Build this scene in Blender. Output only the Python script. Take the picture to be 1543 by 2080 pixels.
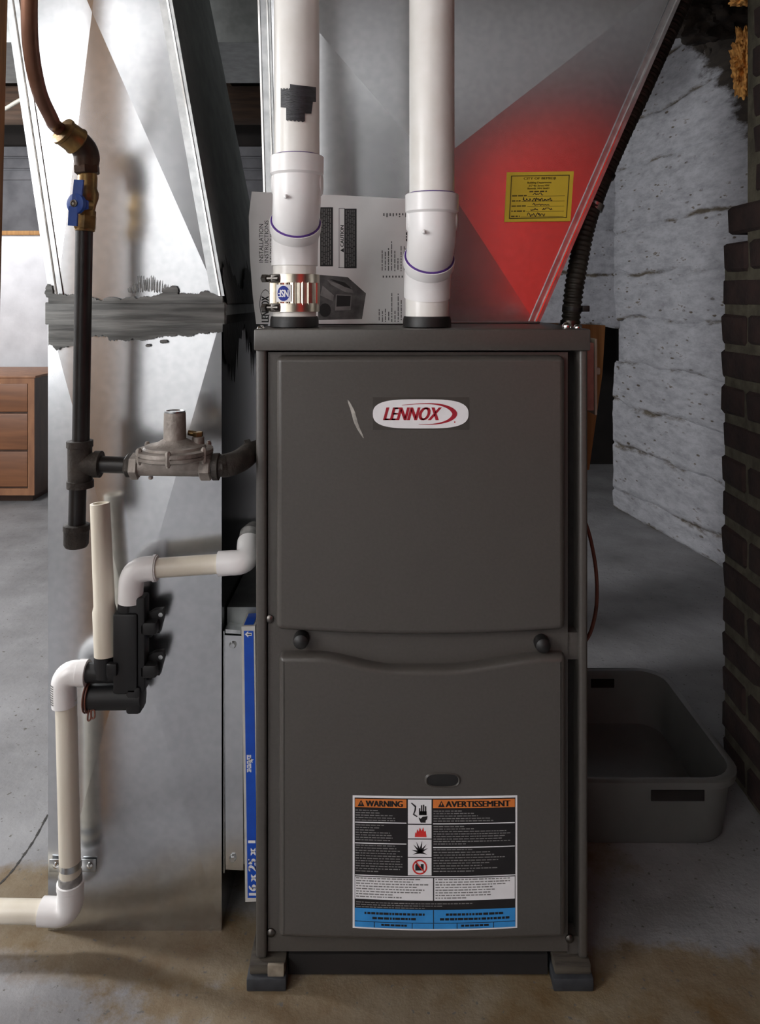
import bpy, bmesh, math, random
from mathutils import Vector, Matrix, noise as mnoise
random.seed(7)
S = bpy.context.scene
C = S.collection
for o in list(bpy.data.objects): bpy.data.objects.remove(o)

# ------------------------------------------------------------------ camera, light, exposure
F = 1560.0            # focal length in pixels of the 1543 x 2080 frame
D = 1.0209            # camera to furnace front (world Y = 0)
H = 0.91              # camera height
CX, HZ = 771.5, 608.0 # vanishing point of the furnace depth in pixels
cam = bpy.data.cameras.new('camera'); co = bpy.data.objects.new('camera', cam); C.objects.link(co)
cam.sensor_fit = 'VERTICAL'; cam.sensor_height = 36.0; cam.lens = F/2080*36
cam.shift_y = -(1040-HZ)/2080.0
cam.clip_start = 0.02
co.location = (0, -D, H); co.rotation_euler = (math.radians(90), 0, 0)
S.camera = co

w = bpy.data.worlds.new('world'); S.world = w; w.use_nodes = True
w.node_tree.nodes['Background'].inputs[0].default_value = (0.55, 0.62, 0.75, 1)
w.node_tree.nodes['Background'].inputs[1].default_value = 0.03

def area_light(name, loc, target, sx, sy, power, col):
    l = bpy.data.lights.new(name, 'AREA'); l.shape = 'RECTANGLE'; l.size = sx; l.size_y = sy
    l.energy = power; l.color = col
    o = bpy.data.objects.new(name, l); C.objects.link(o); o.location = loc
    o.rotation_euler = (Vector(target)-Vector(loc)).to_track_quat('-Z', 'Y').to_euler()
    return o
# a bare bulb in the back part of the basement, added fill light left of the camera, added rear wall fill behind it
def bulb(name, loc, power, col, r):
    l = bpy.data.lights.new(name, 'POINT'); l.energy = power; l.color = col; l.shadow_soft_size = r
    o = bpy.data.objects.new(name, l); C.objects.link(o); o.location = loc; return o
bulb('side_bulb_light', (-1.75, .40, 1.58), 88, (.985, 0.99, 1.0), .10)
bulb('back_bulb_light', (-2.05, 2.50, 1.50), 15, (.985, 0.99, 1.0), .09)
area_light('left_fill_light', (-1.50, -.98, 1.15), (0.45, -.35, 0.8), .8, .85, 21, (.985, 0.99, 1.0))
area_light('rear_fill_light', (-.95, -1.75, 1.92), (-1.05, -3.4, 1.35), .3, .3, 84, (.985, 0.985, 0.99))

S.view_settings.view_transform = 'Standard'; S.view_settings.look = 'None'
S.view_settings.gamma = 1.0; S.view_settings.exposure = 0.07
S.view_settings.use_curve_mapping = False

# ------------------------------------------------------------------ helpers
def W(px, py, d):
    return Vector(((px-CX)*d/F, d-D, H-(py-HZ)*d/F))
def lin(c):
    def g(u):
        u /= 255.0
        return u/12.92 if u <= 0.04045 else ((u+0.055)/1.055)**2.4
    return (g(c[0]), g(c[1]), g(c[2]), 1)

MATS = {}
def mat(name, c1, c2=None, rough=0.5, metal=0.0, scale=30.0, detail=4.0, bump=0.0, bscale=None, mix=(0.35, 0.65),
        alpha=None, trans=0.0, rough2=None, stretch=None, spec=0.5, emit=None, coat=0.0):
    """procedural material: two colours (sRGB 0-255) mixed by noise, optional bump"""
    m = bpy.data.materials.new(name); m.use_nodes = True
    nt = m.node_tree; N = nt.nodes; L = nt.links
    b = N['Principled BSDF']
    tc = N.new('ShaderNodeTexCoord'); mp = N.new('ShaderNodeMapping'); L.new(tc.outputs['Object'], mp.inputs[0])
    if stretch: mp.inputs['Scale'].default_value = stretch
    nz = N.new('ShaderNodeTexNoise'); nz.inputs['Scale'].default_value = scale; nz.inputs['Detail'].default_value = detail
    L.new(mp.outputs[0], nz.inputs['Vector'])
    rp = N.new('ShaderNodeValToRGB'); L.new(nz.outputs[0], rp.inputs[0])
    rp.color_ramp.elements[0].position = mix[0]; rp.color_ramp.elements[1].position = mix[1]
    rp.color_ramp.elements[0].color = lin(c1); rp.color_ramp.elements[1].color = lin(c2 or c1)
    L.new(rp.outputs[0], b.inputs['Base Color'])
    b.inputs['Roughness'].default_value = rough; b.inputs['Metallic'].default_value = metal
    b.inputs['Specular IOR Level'].default_value = spec
    b.inputs['Coat Weight'].default_value = coat
    if rough2 is not None:
        mr = N.new('ShaderNodeMapRange'); L.new(nz.outputs[0], mr.inputs[0])
        mr.inputs[1].default_value = mix[0]; mr.inputs[2].default_value = mix[1]
        mr.inputs[3].default_value = rough; mr.inputs[4].default_value = rough2
        L.new(mr.outputs[0], b.inputs['Roughness'])
    if bump:
        n2 = N.new('ShaderNodeTexNoise'); n2.inputs['Scale'].default_value = bscale or scale*3; n2.inputs['Detail'].default_value = 4
        L.new(mp.outputs[0], n2.inputs['Vector'])
        bp = N.new('ShaderNodeBump'); bp.inputs['Strength'].default_value = bump; bp.inputs['Distance'].default_value = 0.002
        L.new(n2.outputs[0], bp.inputs['Height']); L.new(bp.outputs[0], b.inputs['Normal'])
    if trans: b.inputs['Transmission Weight'].default_value = trans
    if alpha is not None: b.inputs['Alpha'].default_value = alpha
    MATS[name] = m
    return m

class MB:
    """collects shapes and links them as one mesh object"""
    def __init__(s): s.v = []; s.f = []; s.smooth = []
    def add(s, vs, fs, smooth=False):
        n = len(s.v); s.v += [Vector(p) for p in vs]
        s.f += [tuple(i+n for i in f) for f in fs]; s.smooth += [smooth]*len(fs)
        return s
    def box(s, x0, x1, y0, y1, z0, z1, bev=0.0, seg=2):
        bm = bmesh.new(); bmesh.ops.create_cube(bm, size=1)
        for v in bm.verts:
            v.co = Vector(((x0+x1)/2+v.co.x*(x1-x0), (y0+y1)/2+v.co.y*(y1-y0), (z0+z1)/2+v.co.z*(z1-z0)))
        if bev: bmesh.ops.bevel(bm, geom=list(bm.edges), offset=bev, segments=seg, affect='EDGES', profile=0.5)
        s.bm(bm, smooth=bool(bev)); return s
    def bm(s, bm, smooth=False):
        bm.verts.ensure_lookup_table(); bm.verts.index_update()
        s.add([v.co.copy() for v in bm.verts], [[v.index for v in f.verts] for f in bm.faces], smooth); bm.free(); return s
    def prism(s, pts, vec):
        """polygon (list of 3D points) extruded by vec"""
        n = len(pts); a = [Vector(p) for p in pts]; b = [p+Vector(vec) for p in a]
        s.add(a+b, [tuple(range(n))[::-1], tuple(range(n, 2*n))]+[(i, (i+1) % n, n+(i+1) % n, n+i) for i in range(n)]); return s
    def tube(s, path, r, n=20, caps=True, inner=None, closed=False):
        """swept tube along points; r number, list or function(i)"""
        P = [Vector(p) for p in path]; m = len(P)
        R = [r]*m if isinstance(r, (int, float)) else list(r)
        T = []
        for i in range(m):
            a = P[max(i-1, 0)] if not closed else P[(i-1) % m]; b = P[min(i+1, m-1)] if not closed else P[(i+1) % m]
            if (b-a).length < 1e-9:
                b = P[min(i+2, m-1)]; a = P[max(i-2, 0)]
            T.append((b-a).normalized())
        ref = Vector((0, 0, 1)) if abs(T[0].z) < 0.9 else Vector((1, 0, 0))
        u = T[0].cross(ref).normalized(); vs = []
        for i in range(m):
            u = (u-T[i]*u.dot(T[i])).normalized(); v = T[i].cross(u)
            for k in range(n):
                a = 2*math.pi*k/n; vs.append(P[i]+(u*math.cos(a)+v*math.sin(a))*R[i])
        fs = []
        for i in range(m if closed else m-1):
            j = (i+1) % m
            for k in range(n):
                fs.append((i*n+k, i*n+(k+1) % n, j*n+(k+1) % n, j*n+k))
        s.add(vs, fs, True)
        if caps and not closed:
            b0 = len(s.v)-m*n
            s.f.append(tuple(range(b0, b0+n))[::-1]); s.f.append(tuple(range(b0+(m-1)*n, b0+m*n))); s.smooth += [False, False]
        return s
    def cyl(s, p0, p1, r, r1=None, n=24):
        return s.tube([p0, p1], [r, r if r1 is None else r1], n)
    def lathe(s, base, axis, prof, n=28):
        """profile of (along, radius) around axis from base"""
        base = Vector(base); ax = Vector(axis).normalized()
        ref = Vector((0, 0, 1)) if abs(ax.z) < 0.9 else Vector((1, 0, 0))
        u = ax.cross(ref).normalized(); v = ax.cross(u); vs = []; m = len(prof)
        for (h, r) in prof:
            for k in range(n):
                a = 2*math.pi*k/n; vs.append(base+ax*h+(u*math.cos(a)+v*math.sin(a))*max(r, 1e-5))
        fs = [(i*n+k, i*n+(k+1) % n, (i+1)*n+(k+1) % n, (i+1)*n+k) for i in range(m-1) for k in range(n)]
        fs += [tuple(range(n))[::-1], tuple(range((m-1)*n, m*n))]
        s.add(vs, fs, True); return s
    def hexnut(s, p0, p1, r, ang=0.0):
        p0 = Vector(p0); p1 = Vector(p1); ax = (p1-p0).normalized()
        ref = Vector((0, 0, 1)) if abs(ax.z) < 0.9 else Vector((1, 0, 0))
        u = ax.cross(ref).normalized(); v = ax.cross(u); L = (p1-p0).length; vs = []
        for (h, q) in ((0, .88), (.12, 1), (.88, 1), (1, .88)):
            for k in range(6):
                a = math.pi*k/3+ang; vs.append(p0+ax*h*L+(u*math.cos(a)+v*math.sin(a))*r*q)
        fs = [(i*6+k, i*6+(k+1) % 6, (i+1)*6+(k+1) % 6, (i+1)*6+k) for i in range(3) for k in range(6)]
        s.add(vs, fs+[tuple(range(6))[::-1], tuple(range(18, 24))]); return s
    def mesh(s, name, m, org):
        me = bpy.data.meshes.new(name); o3 = Vector(org)
        me.from_pydata([tuple(p-o3) for p in s.v], [], s.f)
        me.polygons.foreach_set('use_smooth', s.smooth)
        bm = bmesh.new(); bm.from_mesh(me); bmesh.ops.recalc_face_normals(bm, faces=list(bm.faces)); bm.to_mesh(me); bm.free()
        me.set_sharp_from_angle(angle=math.radians(38)); me.polygons.foreach_set('use_smooth', s.smooth)
        me.materials.append(m); me.update()
        return me
    def build(s, name, m, parent=None, org=None):
        if isinstance(m, str): m = MATS[m]
        if parent is not None:
            org = WO[parent.name]
        elif org is None:
            xs = [p.x for p in s.v]; ys = [p.y for p in s.v]; zs = [p.z for p in s.v]
            org = Vector(((min(xs)+max(xs))/2, (min(ys)+max(ys))/2, min(zs)))
        o = bpy.data.objects.new(name, s.mesh(name, m, org)); C.objects.link(o)
        if parent is not None: o.parent = parent
        else: o.location = org
        WO[o.name] = Vector(org)
        return o
WO = {}
def tag(o, label=None, cat=None, group=None, kind=None):
    if label: o['label'] = label
    if cat: o['category'] = cat
    if group: o['group'] = group
    if kind: o['kind'] = kind
    return o
def thing(name, label, cat, loc, group=None):
    o = bpy.data.objects.new(name, None); C.objects.link(o); o.location = loc; o.empty_display_size = .05
    WO[o.name] = Vector(loc); return tag(o, label, cat, group)
def struct(o): o['kind'] = 'structure'; return o
def bez(pts, n=40):
    """Catmull-Rom curve through points"""
    P = [Vector(p) for p in pts]; P = [P[0]*2-P[1]]+P+[P[-1]*2-P[-2]]; out = []; k = len(P)-3
    for i in range(k):
        for j in range(n//k+1):
            t = j/(n//k+1); a, b, c, d = P[i:i+4]
            out.append(0.5*((2*b)+(c-a)*t+(2*a-5*b+4*c-d)*t*t+(3*b-a-3*c+d)*t**3))
    out.append(P[-2]); return out
def arc(c, a, b, n=8):
    """points turning from direction point a to point b about corner c (quadratic)"""
    a, b, c = Vector(a), Vector(b), Vector(c)
    return [a*(1-t)**2+c*2*t*(1-t)+b*t*t for t in [i/n for i in range(n+1)]]
TXT = {}
def text_tris(s):
    """flat mesh of a string: (verts 2D, faces, bounds)"""
    if s in TXT: return TXT[s]
    cu = bpy.data.curves.new('t', 'FONT'); cu.body = s; cu.size = 1; cu.resolution_u = 3
    o = bpy.data.objects.new('t', cu); C.objects.link(o)
    dg = bpy.context.evaluated_depsgraph_get(); me = bpy.data.meshes.new_from_object(o.evaluated_get(dg))
    v = [(p.co.x, p.co.y) for p in me.vertices]; f = [tuple(p.vertices) for p in me.polygons]
    bpy.data.objects.remove(o); bpy.data.curves.remove(cu); bpy.data.meshes.remove(me)
    xs = [p[0] for p in v]; ys = [p[1] for p in v]
    TXT[s] = (v, f, (min(xs), max(xs), min(ys), max(ys))); return TXT[s]
class Print:
    """flat print laid on a surface; P maps photo pixels to the surface, layers lie a hair apart"""
    def __init__(s, P, nrm): s.P = P; s.n = Vector(nrm); s.m = {}
    def g(s, part): return s.m.setdefault(part, MB())
    def poly(s, part, pts, layer=1):
        q = [s.P(x, y)+s.n*(0.00022*layer) for x, y in pts]; s.g(part).add(q, [tuple(range(len(q)))])
    def rect(s, part, x0, y0, x1, y1, layer=1, nx=1):
        for i in range(nx):
            a = x0+(x1-x0)*i/nx; b = x0+(x1-x0)*(i+1)/nx
            s.poly(part, [(a, y0), (b, y0), (b, y1), (a, y1)], layer)
    def text(s, part, st, x0, y0, x1, y1, layer=2, rot=0, bold=0.0, slant=0.0):
        """string fitted into the pixel box (x0,y0)-(x1,y1); rot 0, 90 (reads upward) or 180"""
        v, f, (a, b, c, d) = text_tris(st); out = []
        for (x, y) in v:
            u = (x-a)/(b-a); t = (y-c)/(d-c)
            if rot == 0: q = (x0+u*(x1-x0)+slant*(t)*(y1-y0), y1+(y0-y1)*t)
            elif rot == 90: q = (x1+(x0-x1)*t, y1+(y0-y1)*u)
            elif rot == 180: q = (x1+(x0-x1)*u, y0+(y1-y0)*t)
            out.append(q)
        for dx in ((0,) if not bold else (-bold, 0, bold)):
            s.g(part).add([s.P(x+(dx if rot != 90 else 0), y+(dx if rot == 90 else 0))+s.n*(0.00022*layer+abs(dx)*1e-6) for x, y in out], f)
    def words(s, part, x0, x1, y, h, layer=2, rot=0, fill=1.0, rnd=random):
        """a line of unreadable small print as word-long dashes"""
        p = x0; end = x0+(x1-x0)*fill
        while p < end-2:
            wd = min(rnd.uniform(3, 11), end-p)
            if rot == 0: s.rect(part, p, y, p+wd, y+h, layer)
            else: s.rect(part, y, p, y+h, p+wd, layer)
            p += wd+rnd.uniform(1.2, 2.2)
    def build(s, mats, parent):
        r = {}
        for k, mb in s.m.items():
            nm = k.split('#')[0]; r[k] = mb.build(nm, mats[nm], parent)
            if nm.endswith('print') or nm in ('handwriting', 'lettering', 'black_lettering', 'white_lettering', 'heading', 'black_pictogram', 'red_pictogram', 'photo_light', 'photo_dark', 'thin_frame'): r[k]['kind'] = 'stuff'
        return r
def plane_map(pt, nrm):
    pt = Vector(pt); nrm = Vector(nrm); eye = Vector((0, -D, H))
    def P(px, py):
        dr = Vector(((px-CX)/F, 1, -(py-HZ)/F)); t = (pt-eye).dot(nrm)/dr.dot(nrm); return eye+dr*t
    return P

# ------------------------------------------------------------------ materials
mat('galvanised', (216, 218, 221), (206, 209, 212), rough=.22, metal=1, scale=90, detail=3)
mat('galvanised_dull', (150, 153, 152), (132, 135, 134), rough=.45, metal=1, scale=30, bump=.05, bscale=200)
mat('galvanised_edge', (205, 207, 208), (180, 183, 185), rough=.3, metal=1, scale=60)
mat('sealant', (132, 133, 130), (78, 79, 77), rough=.55, scale=42, stretch=(.22, 1, 2.6), bump=.5, bscale=90, mix=(.36, .64))
mat('tar', (16, 16, 15), (40, 39, 36), rough=.5, scale=40, bump=.5)
mat('pvc', (238, 235, 230), (230, 226, 219), rough=.28, scale=25, bump=.02)
mat('pvc_aged', (228, 221, 206), (214, 205, 187), rough=.35, scale=18, stretch=(1, 1, .3))
mat('pvc_fitting', (240, 238, 237), (234, 231, 229), rough=.3, scale=20)
mat('pvc_grey_glue', (120, 120, 118), (160, 158, 155), rough=.5, scale=90)
mat('primer', (92, 56, 140), (70, 42, 112), rough=.4, scale=80)
mat('rubber', (22, 21, 21), (32, 31, 30), rough=.5, scale=40)
mat('black_plastic', (15, 15, 17), (21, 21, 23), rough=.5, scale=30)
mat('electrical_tape', (44, 44, 46), (60, 60, 64), rough=.4, scale=70, stretch=(1, 1, 4), bump=.5, bscale=160)
mat('stainless', (222, 214, 198), (204, 194, 176), rough=.3, metal=1, scale=60)
mat('steel_dark', (120, 116, 112), (90, 86, 82), rough=.35, metal=1, scale=60)
mat('bright_steel', (230, 230, 228), rough=.15, metal=1)
mat('black_iron', (33, 32, 32), (46, 44, 43), rough=.38, scale=40, bump=.15, metal=.2)
mat('cast_iron', (48, 44, 40), (70, 64, 58), rough=.6, scale=50, bump=.6, bscale=260, metal=.2)
mat('regulator_grey', (158, 149, 141), (128, 120, 113), rough=.5, scale=50, bump=.4, bscale=220, metal=.35)
mat('brass', (158, 128, 78), (112, 90, 58), rough=.42, metal=.8, scale=50, bump=.2)
mat('brass_dark', (78, 58, 44), (50, 38, 32), rough=.5, metal=.6, scale=50, bump=.2)
mat('copper_tube', (140, 98, 76), (112, 76, 58), rough=.42, scale=26, metal=.5, stretch=(1, 1, .3))
mat('blue_handle', (28, 82, 176), (22, 68, 152), rough=.45, scale=40)
mat('furnace_paint', (76, 72, 68), (72, 68, 64), rough=.36, scale=240, detail=2, bump=.05, bscale=500, mix=(.3, .7))
mat('furnace_inner', (46, 43, 40), (40, 37, 35), rough=.6, scale=100)
mat('clear_film', (70, 66, 62), (66, 62, 58), rough=.25, scale=80)
mat('pale_streak', (182, 178, 170), (130, 126, 120), rough=.4, scale=120)
mat('white_print', (232, 230, 231), (226, 224, 225), rough=.4, scale=60)
mat('paper', (240, 238, 237), (232, 229, 228), rough=.75, scale=14, bump=.25, bscale=22)
mat('ink', (26, 25, 26), (34, 33, 33), rough=.6, scale=60)
mat('ink_soft', (92, 90, 90), (104, 102, 102), rough=.7, scale=60)
mat('ink_photo', (70, 68, 68), (112, 110, 110), rough=.7, scale=60, mix=(.3, .7))
mat('ink_photo_light', (150, 148, 147), (122, 120, 119), rough=.7, scale=50)
mat('label_black', (24, 21, 22), (28, 25, 26), rough=.4, scale=60)
mat('label_grey', (128, 126, 124), (112, 110, 108), rough=.5, scale=60)
mat('label_orange', (214, 122, 52), (204, 114, 48), rough=.45, scale=60)
mat('label_blue', (52, 140, 206), (46, 130, 196), rough=.45, scale=60)
mat('logo_red', (164, 28, 44), (150, 24, 40), rough=.4, scale=60)
mat('hazard_red', (214, 48, 44), (200, 44, 40), rough=.4, scale=60)
mat('permit_yellow', (220, 190, 52), (208, 178, 46), rough=.6, scale=20)
mat('permit_ink', (92, 76, 20), (70, 58, 18), rough=.6, scale=60)
mat('handwriting', (52, 46, 34), (62, 54, 40), rough=.6, scale=60)
mat('nsf_blue', (22, 44, 140), (20, 40, 130), rough=.7, scale=60)
mat('filter_blue', (6, 76, 184), (5, 68, 172), rough=.5, scale=40)
mat('cardboard', (200, 196, 190), (188, 184, 178), rough=.7, scale=40)
mat('wood_post', (170, 124, 76), (134, 96, 58), rough=.7, scale=14, stretch=(6, 6, .5), bump=.2)
mat('wood_tan', (168, 124, 72), (138, 98, 54), rough=.7, scale=14, stretch=(6, 6, .5), bump=.2)
mat('wood_old', (78, 58, 44), (56, 42, 32), rough=.8, scale=10, stretch=(.5, 6, 6), bump=.3)
mat('joist_wood', (86, 70, 56), (62, 50, 40), rough=.85, scale=10, stretch=(6, .5, 6), bump=.3)
mat('dresser_wood', (138, 92, 62), (116, 76, 52), rough=.45, scale=7, stretch=(.6, 4, 6), bump=.05)
mat('dresser_frame', (156, 110, 78), (134, 92, 66), rough=.5, scale=10, stretch=(3, 3, 1))
mat('dresser_dark', (78, 52, 36), (64, 42, 30), rough=.5, scale=10, stretch=(3, 3, 1))
mat('white_wall', (226, 226, 230), (210, 210, 214), rough=.8, scale=9, bump=.6, bscale=30)
mat('grey_wall', (104, 104, 108), (84, 84, 88), rough=.9, scale=9, bump=.5, bscale=40)
mat('plain_wall', (222, 221, 220), (212, 211, 210), rough=.85, scale=6, bump=.3, bscale=30)
mat('conduit', (74, 71, 64), (54, 51, 46), rough=.5, metal=.4, scale=50)
mat('pink_box', (176, 128, 116), (160, 112, 102), rough=.55, scale=60, bump=.2)
mat('cover_plate', (186, 176, 160), (168, 158, 142), rough=.5, scale=40)
mat('wire_brown', (120, 72, 56), (96, 56, 44), rough=.5, scale=40)
mat('brick', (62, 44, 40), (42, 32, 30), rough=.9, scale=26, bump=.8, bscale=90)
mat('mortar', (104, 98, 82), (78, 73, 61), rough=.95, scale=40, bump=.8, bscale=120)
mat('foam', (238, 178, 98), (176, 118, 56), rough=.9, scale=60, bump=1.0, bscale=90, mix=(.4, .6))
mat('tote_plastic', (150, 150, 147), (142, 142, 139), rough=.35, scale=20, trans=.6)
mat('crack_dark', (52, 51, 50), (66, 64, 62), rough=.95, scale=60)
mat('red_cloth', (236, 44, 32), (226, 40, 28), rough=.85, scale=30, bump=.4)
mat('rubble', (58, 49, 42), (34, 29, 26), rough=.95, scale=26, bump=.8)
mat('dark_void', (20, 17, 16), (30, 25, 23), rough=.95, scale=10)
mat('block_tread', (40, 42, 46), (54, 56, 60), rough=.6, scale=50, bump=.3)
mat('block_wood', (78, 72, 62), (54, 48, 42), rough=.8, scale=30, stretch=(.5, 4, 4), bump=.4)
mat('bare_wood', (150, 140, 124), (118, 108, 94), rough=.8, scale=60)
mat('white_wire', (200, 196, 184), rough=.5)

def nodes_of(name):
    m = bpy.data.materials.new(name); m.use_nodes = True; MATS[name] = m
    return m.node_tree, m.node_tree.nodes, m.node_tree.links, m.node_tree.nodes['Principled BSDF']
def floor_material():
    nt, N, L, b = nodes_of('concrete_floor')
    tc = N.new('ShaderNodeTexCoord')
    def noise(scale, detail=5, rough=.55):
        n = N.new('ShaderNodeTexNoise'); n.inputs['Scale'].default_value = scale; n.inputs['Detail'].default_value = detail
        n.inputs['Roughness'].default_value = rough; L.new(tc.outputs['Object'], n.inputs['Vector']); return n
    def ramp(src, p0, p1, c0, c1):
        r = N.new('ShaderNodeValToRGB'); L.new(src, r.inputs[0]); e = r.color_ramp.elements
        e[0].position, e[1].position, e[0].color, e[1].color = p0, p1, c0, c1; return r
    def mixc(fac, a, bb):
        m = N.new('ShaderNodeMix'); m.data_type = 'RGBA'; L.new(fac, m.inputs[0]); L.new(a, m.inputs[6]); L.new(bb, m.inputs[7]); return m.outputs[2]
    def blob(cx, cy, rx, ry, n, amp):
        """soft-edged irregular stain around a floor point"""
        mp = N.new('ShaderNodeMapping'); L.new(tc.outputs['Object'], mp.inputs[0])
        mp.inputs['Location'].default_value = (-cx/rx, -cy/ry, 0); mp.inputs['Scale'].default_value = (1/rx, 1/ry, 0)
        ln = N.new('ShaderNodeVectorMath'); ln.operation = 'LENGTH'; L.new(mp.outputs[0], ln.inputs[0])
        a = N.new('ShaderNodeMath'); a.operation = 'MULTIPLY_ADD'; L.new(n.outputs[0], a.inputs[0]); a.inputs[1].default_value = amp; L.new(ln.outputs['Value'], a.inputs[2])
        mr = N.new('ShaderNodeMapRange'); L.new(a.outputs[0], mr.inputs[0]); mr.inputs[1].default_value = .72+amp*.5; mr.inputs[2].default_value = 1.0+amp*.5
        mr.inputs[3].default_value = 1; mr.inputs[4].default_value = 0; return mr.outputs[0]
    n1 = noise(5, 7); n2 = noise(38, 6, .65); n3 = noise(11, 8, .7)
    base = mixc(n2.outputs[0], ramp(n1.outputs[0], .3, .7, lin((108, 108, 111)), lin((148, 148, 151))).outputs[0],
                ramp(n1.outputs[0], .3, .7, lin((128, 126, 126)), lin((160, 159, 160))).outputs[0])
    stain = ramp(n3.outputs[0], .35, .68, lin((104, 82, 50)), lin((130, 117, 94))).outputs[0]
    col = base
    for (cx, cy, rx, ry, amp) in ((.02, -.03, .42, .075, 1.7), (-.27, .055, .30, .075, .8), (-.54, .13, .13, .10, 1.0), (.36, -.02, .30, .10, 1.5), (.0, .4, .5, .35, .8)):
        f = blob(cx, cy, rx, ry, n3, amp)
        m = N.new('ShaderNodeMath'); m.operation = 'MULTIPLY'; L.new(f, m.inputs[0]); m.inputs[1].default_value = .9
        col = mixc(m.outputs[0], col, stain)
    sp = ramp(noise(90, 3).outputs[0], .65, .70, (0, 0, 0, 1), (1, 1, 1, 1)).outputs[0]
    pit = N.new('ShaderNodeRGB'); pit.outputs[0].default_value = lin((96, 92, 88)); col = mixc(sp, col, pit.outputs[0])
    L.new(col, b.inputs['Base Color']); b.inputs['Roughness'].default_value = .7
    bp = N.new('ShaderNodeBump'); bp.inputs['Strength'].default_value = .55; bp.inputs['Distance'].default_value = .004
    L.new(n2.outputs[0], bp.inputs['Height']); L.new(bp.outputs[0], b.inputs['Normal'])
floor_material()
def painted_stone_material():
    """white paint over stone, peeled in spots, unpainted along the top towards the pillar"""
    nt, N, L, b = nodes_of('painted_stone')
    tc = N.new('ShaderNodeTexCoord'); mpw = N.new('ShaderNodeMapping'); L.new(tc.outputs['Object'], mpw.inputs[0]); mpw.inputs['Scale'].default_value = (.8, .30, 1)
    def noise(scale, detail=6, rough=.6):
        n = N.new('ShaderNodeTexNoise'); n.inputs['Scale'].default_value = scale; n.inputs['Detail'].default_value = detail
        n.inputs['Roughness'].default_value = rough; L.new(mpw.outputs[0], n.inputs['Vector']); return n
    def ramp(src, p0, p1, c0, c1):
        r = N.new('ShaderNodeValToRGB'); L.new(src, r.inputs[0]); e = r.color_ramp.elements
        e[0].position, e[1].position, e[0].color, e[1].color = p0, p1, c0, c1; return r.outputs[0]
    def mixc(fac, a, bb):
        m = N.new('ShaderNodeMix'); m.data_type = 'RGBA'; L.new(fac, m.inputs[0]); L.new(a, m.inputs[6]); L.new(bb, m.inputs[7]); return m.outputs[2]
    n1 = noise(4); n2 = noise(34, 9, .72); n3 = noise(9, 8, .7)
    paint = ramp(n2.outputs[0], .3, .6, lin((138, 139, 144)), lin((178, 179, 185)))
    bare = ramp(n2.outputs[0], .35, .65, lin((74, 66, 56)), lin((112, 104, 92)))
    peel = ramp(n2.outputs[0], .60, .64, (0, 0, 0, 1), (1, 1, 1, 1))
    patch = ramp(n3.outputs[0], .48, .56, (0, 0, 0, 1), (1, 1, 1, 1))
    pm = N.new('ShaderNodeMath'); pm.operation = 'MULTIPLY'; L.new(peel, pm.inputs[0]); L.new(patch, pm.inputs[1])
    col = mixc(pm.outputs[0], paint, bare)
    # small chips clustered in patches
    vo = N.new('ShaderNodeTexVoronoi'); vo.inputs['Scale'].default_value = 46; L.new(mpw.outputs[0], vo.inputs['Vector'])
    ch_ = N.new('ShaderNodeMath'); ch_.operation = 'MULTIPLY_ADD'; L.new(n2.outputs[0], ch_.inputs[0]); ch_.inputs[1].default_value = .5; L.new(vo.outputs['Distance'], ch_.inputs[2])
    cm = N.new('ShaderNodeMath'); cm.operation = 'MULTIPLY'; L.new(ramp(ch_.outputs[0], .38, .45, (1, 1, 1, 1), (0, 0, 0, 1)), cm.inputs[0]); L.new(ramp(n3.outputs[0], .46, .56, (0, 0, 0, 1), (1, 1, 1, 1)), cm.inputs[1])
    col = mixc(cm.outputs[0], col, bare)
    # paint flaked away along the joints between courses
    ja = N.new('ShaderNodeAttribute'); ja.attribute_name = 'joint'
    jm_ = N.new('ShaderNodeMath'); jm_.operation = 'MULTIPLY_ADD'; L.new(n3.outputs[0], jm_.inputs[0]); jm_.inputs[1].default_value = 2.6; jm_.inputs[2].default_value = -1.15
    jx = N.new('ShaderNodeMath'); jx.operation = 'MULTIPLY'; jx.use_clamp = True; L.new(jm_.outputs[0], jx.inputs[0]); L.new(ja.outputs['Fac'], jx.inputs[1])
    jr = N.new('ShaderNodeMapRange'); L.new(jx.outputs[0], jr.inputs[0]); jr.inputs[1].default_value = .08; jr.inputs[2].default_value = .28
    col = mixc(jr.outputs[0], col, bare)
    # unpainted upper part: local z above a line falling towards the camera
    sx = N.new('ShaderNodeSeparateXYZ'); L.new(tc.outputs['Object'], sx.inputs[0])
    a = N.new('ShaderNodeMath'); a.operation = 'MULTIPLY_ADD'; L.new(sx.outputs['Y'], a.inputs[0]); a.inputs[1].default_value = -1.3; L.new(sx.outputs['Z'], a.inputs[2])
    c = N.new('ShaderNodeMath'); c.operation = 'MULTIPLY_ADD'; L.new(n3.outputs[0], c.inputs[0]); c.inputs[1].default_value = .55; L.new(a.outputs[0], c.inputs[2])
    nt_mask = N.new('ShaderNodeMapRange'); L.new(c.outputs[0], nt_mask.inputs[0])
    nt_mask.inputs[1].default_value = PAINT_LINE; nt_mask.inputs[2].default_value = PAINT_LINE+.07
    dirt = ramp(n2.outputs[0], .3, .7, lin((34, 29, 26)), lin((64, 55, 46)))
    col = mixc(nt_mask.outputs[0], col, dirt)
    L.new(col, b.inputs['Base Color']); b.inputs['Roughness'].default_value = .85
    bp = N.new('ShaderNodeBump'); bp.inputs['Strength'].default_value = .45; bp.inputs['Distance'].default_value = .006
    L.new(n2.outputs[0], bp.inputs['Height']); L.new(bp.outputs[0], b.inputs['Normal'])
PAINT_LINE = 1.83-1.3*(2.795-D)+.27
painted_stone_material()

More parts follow.
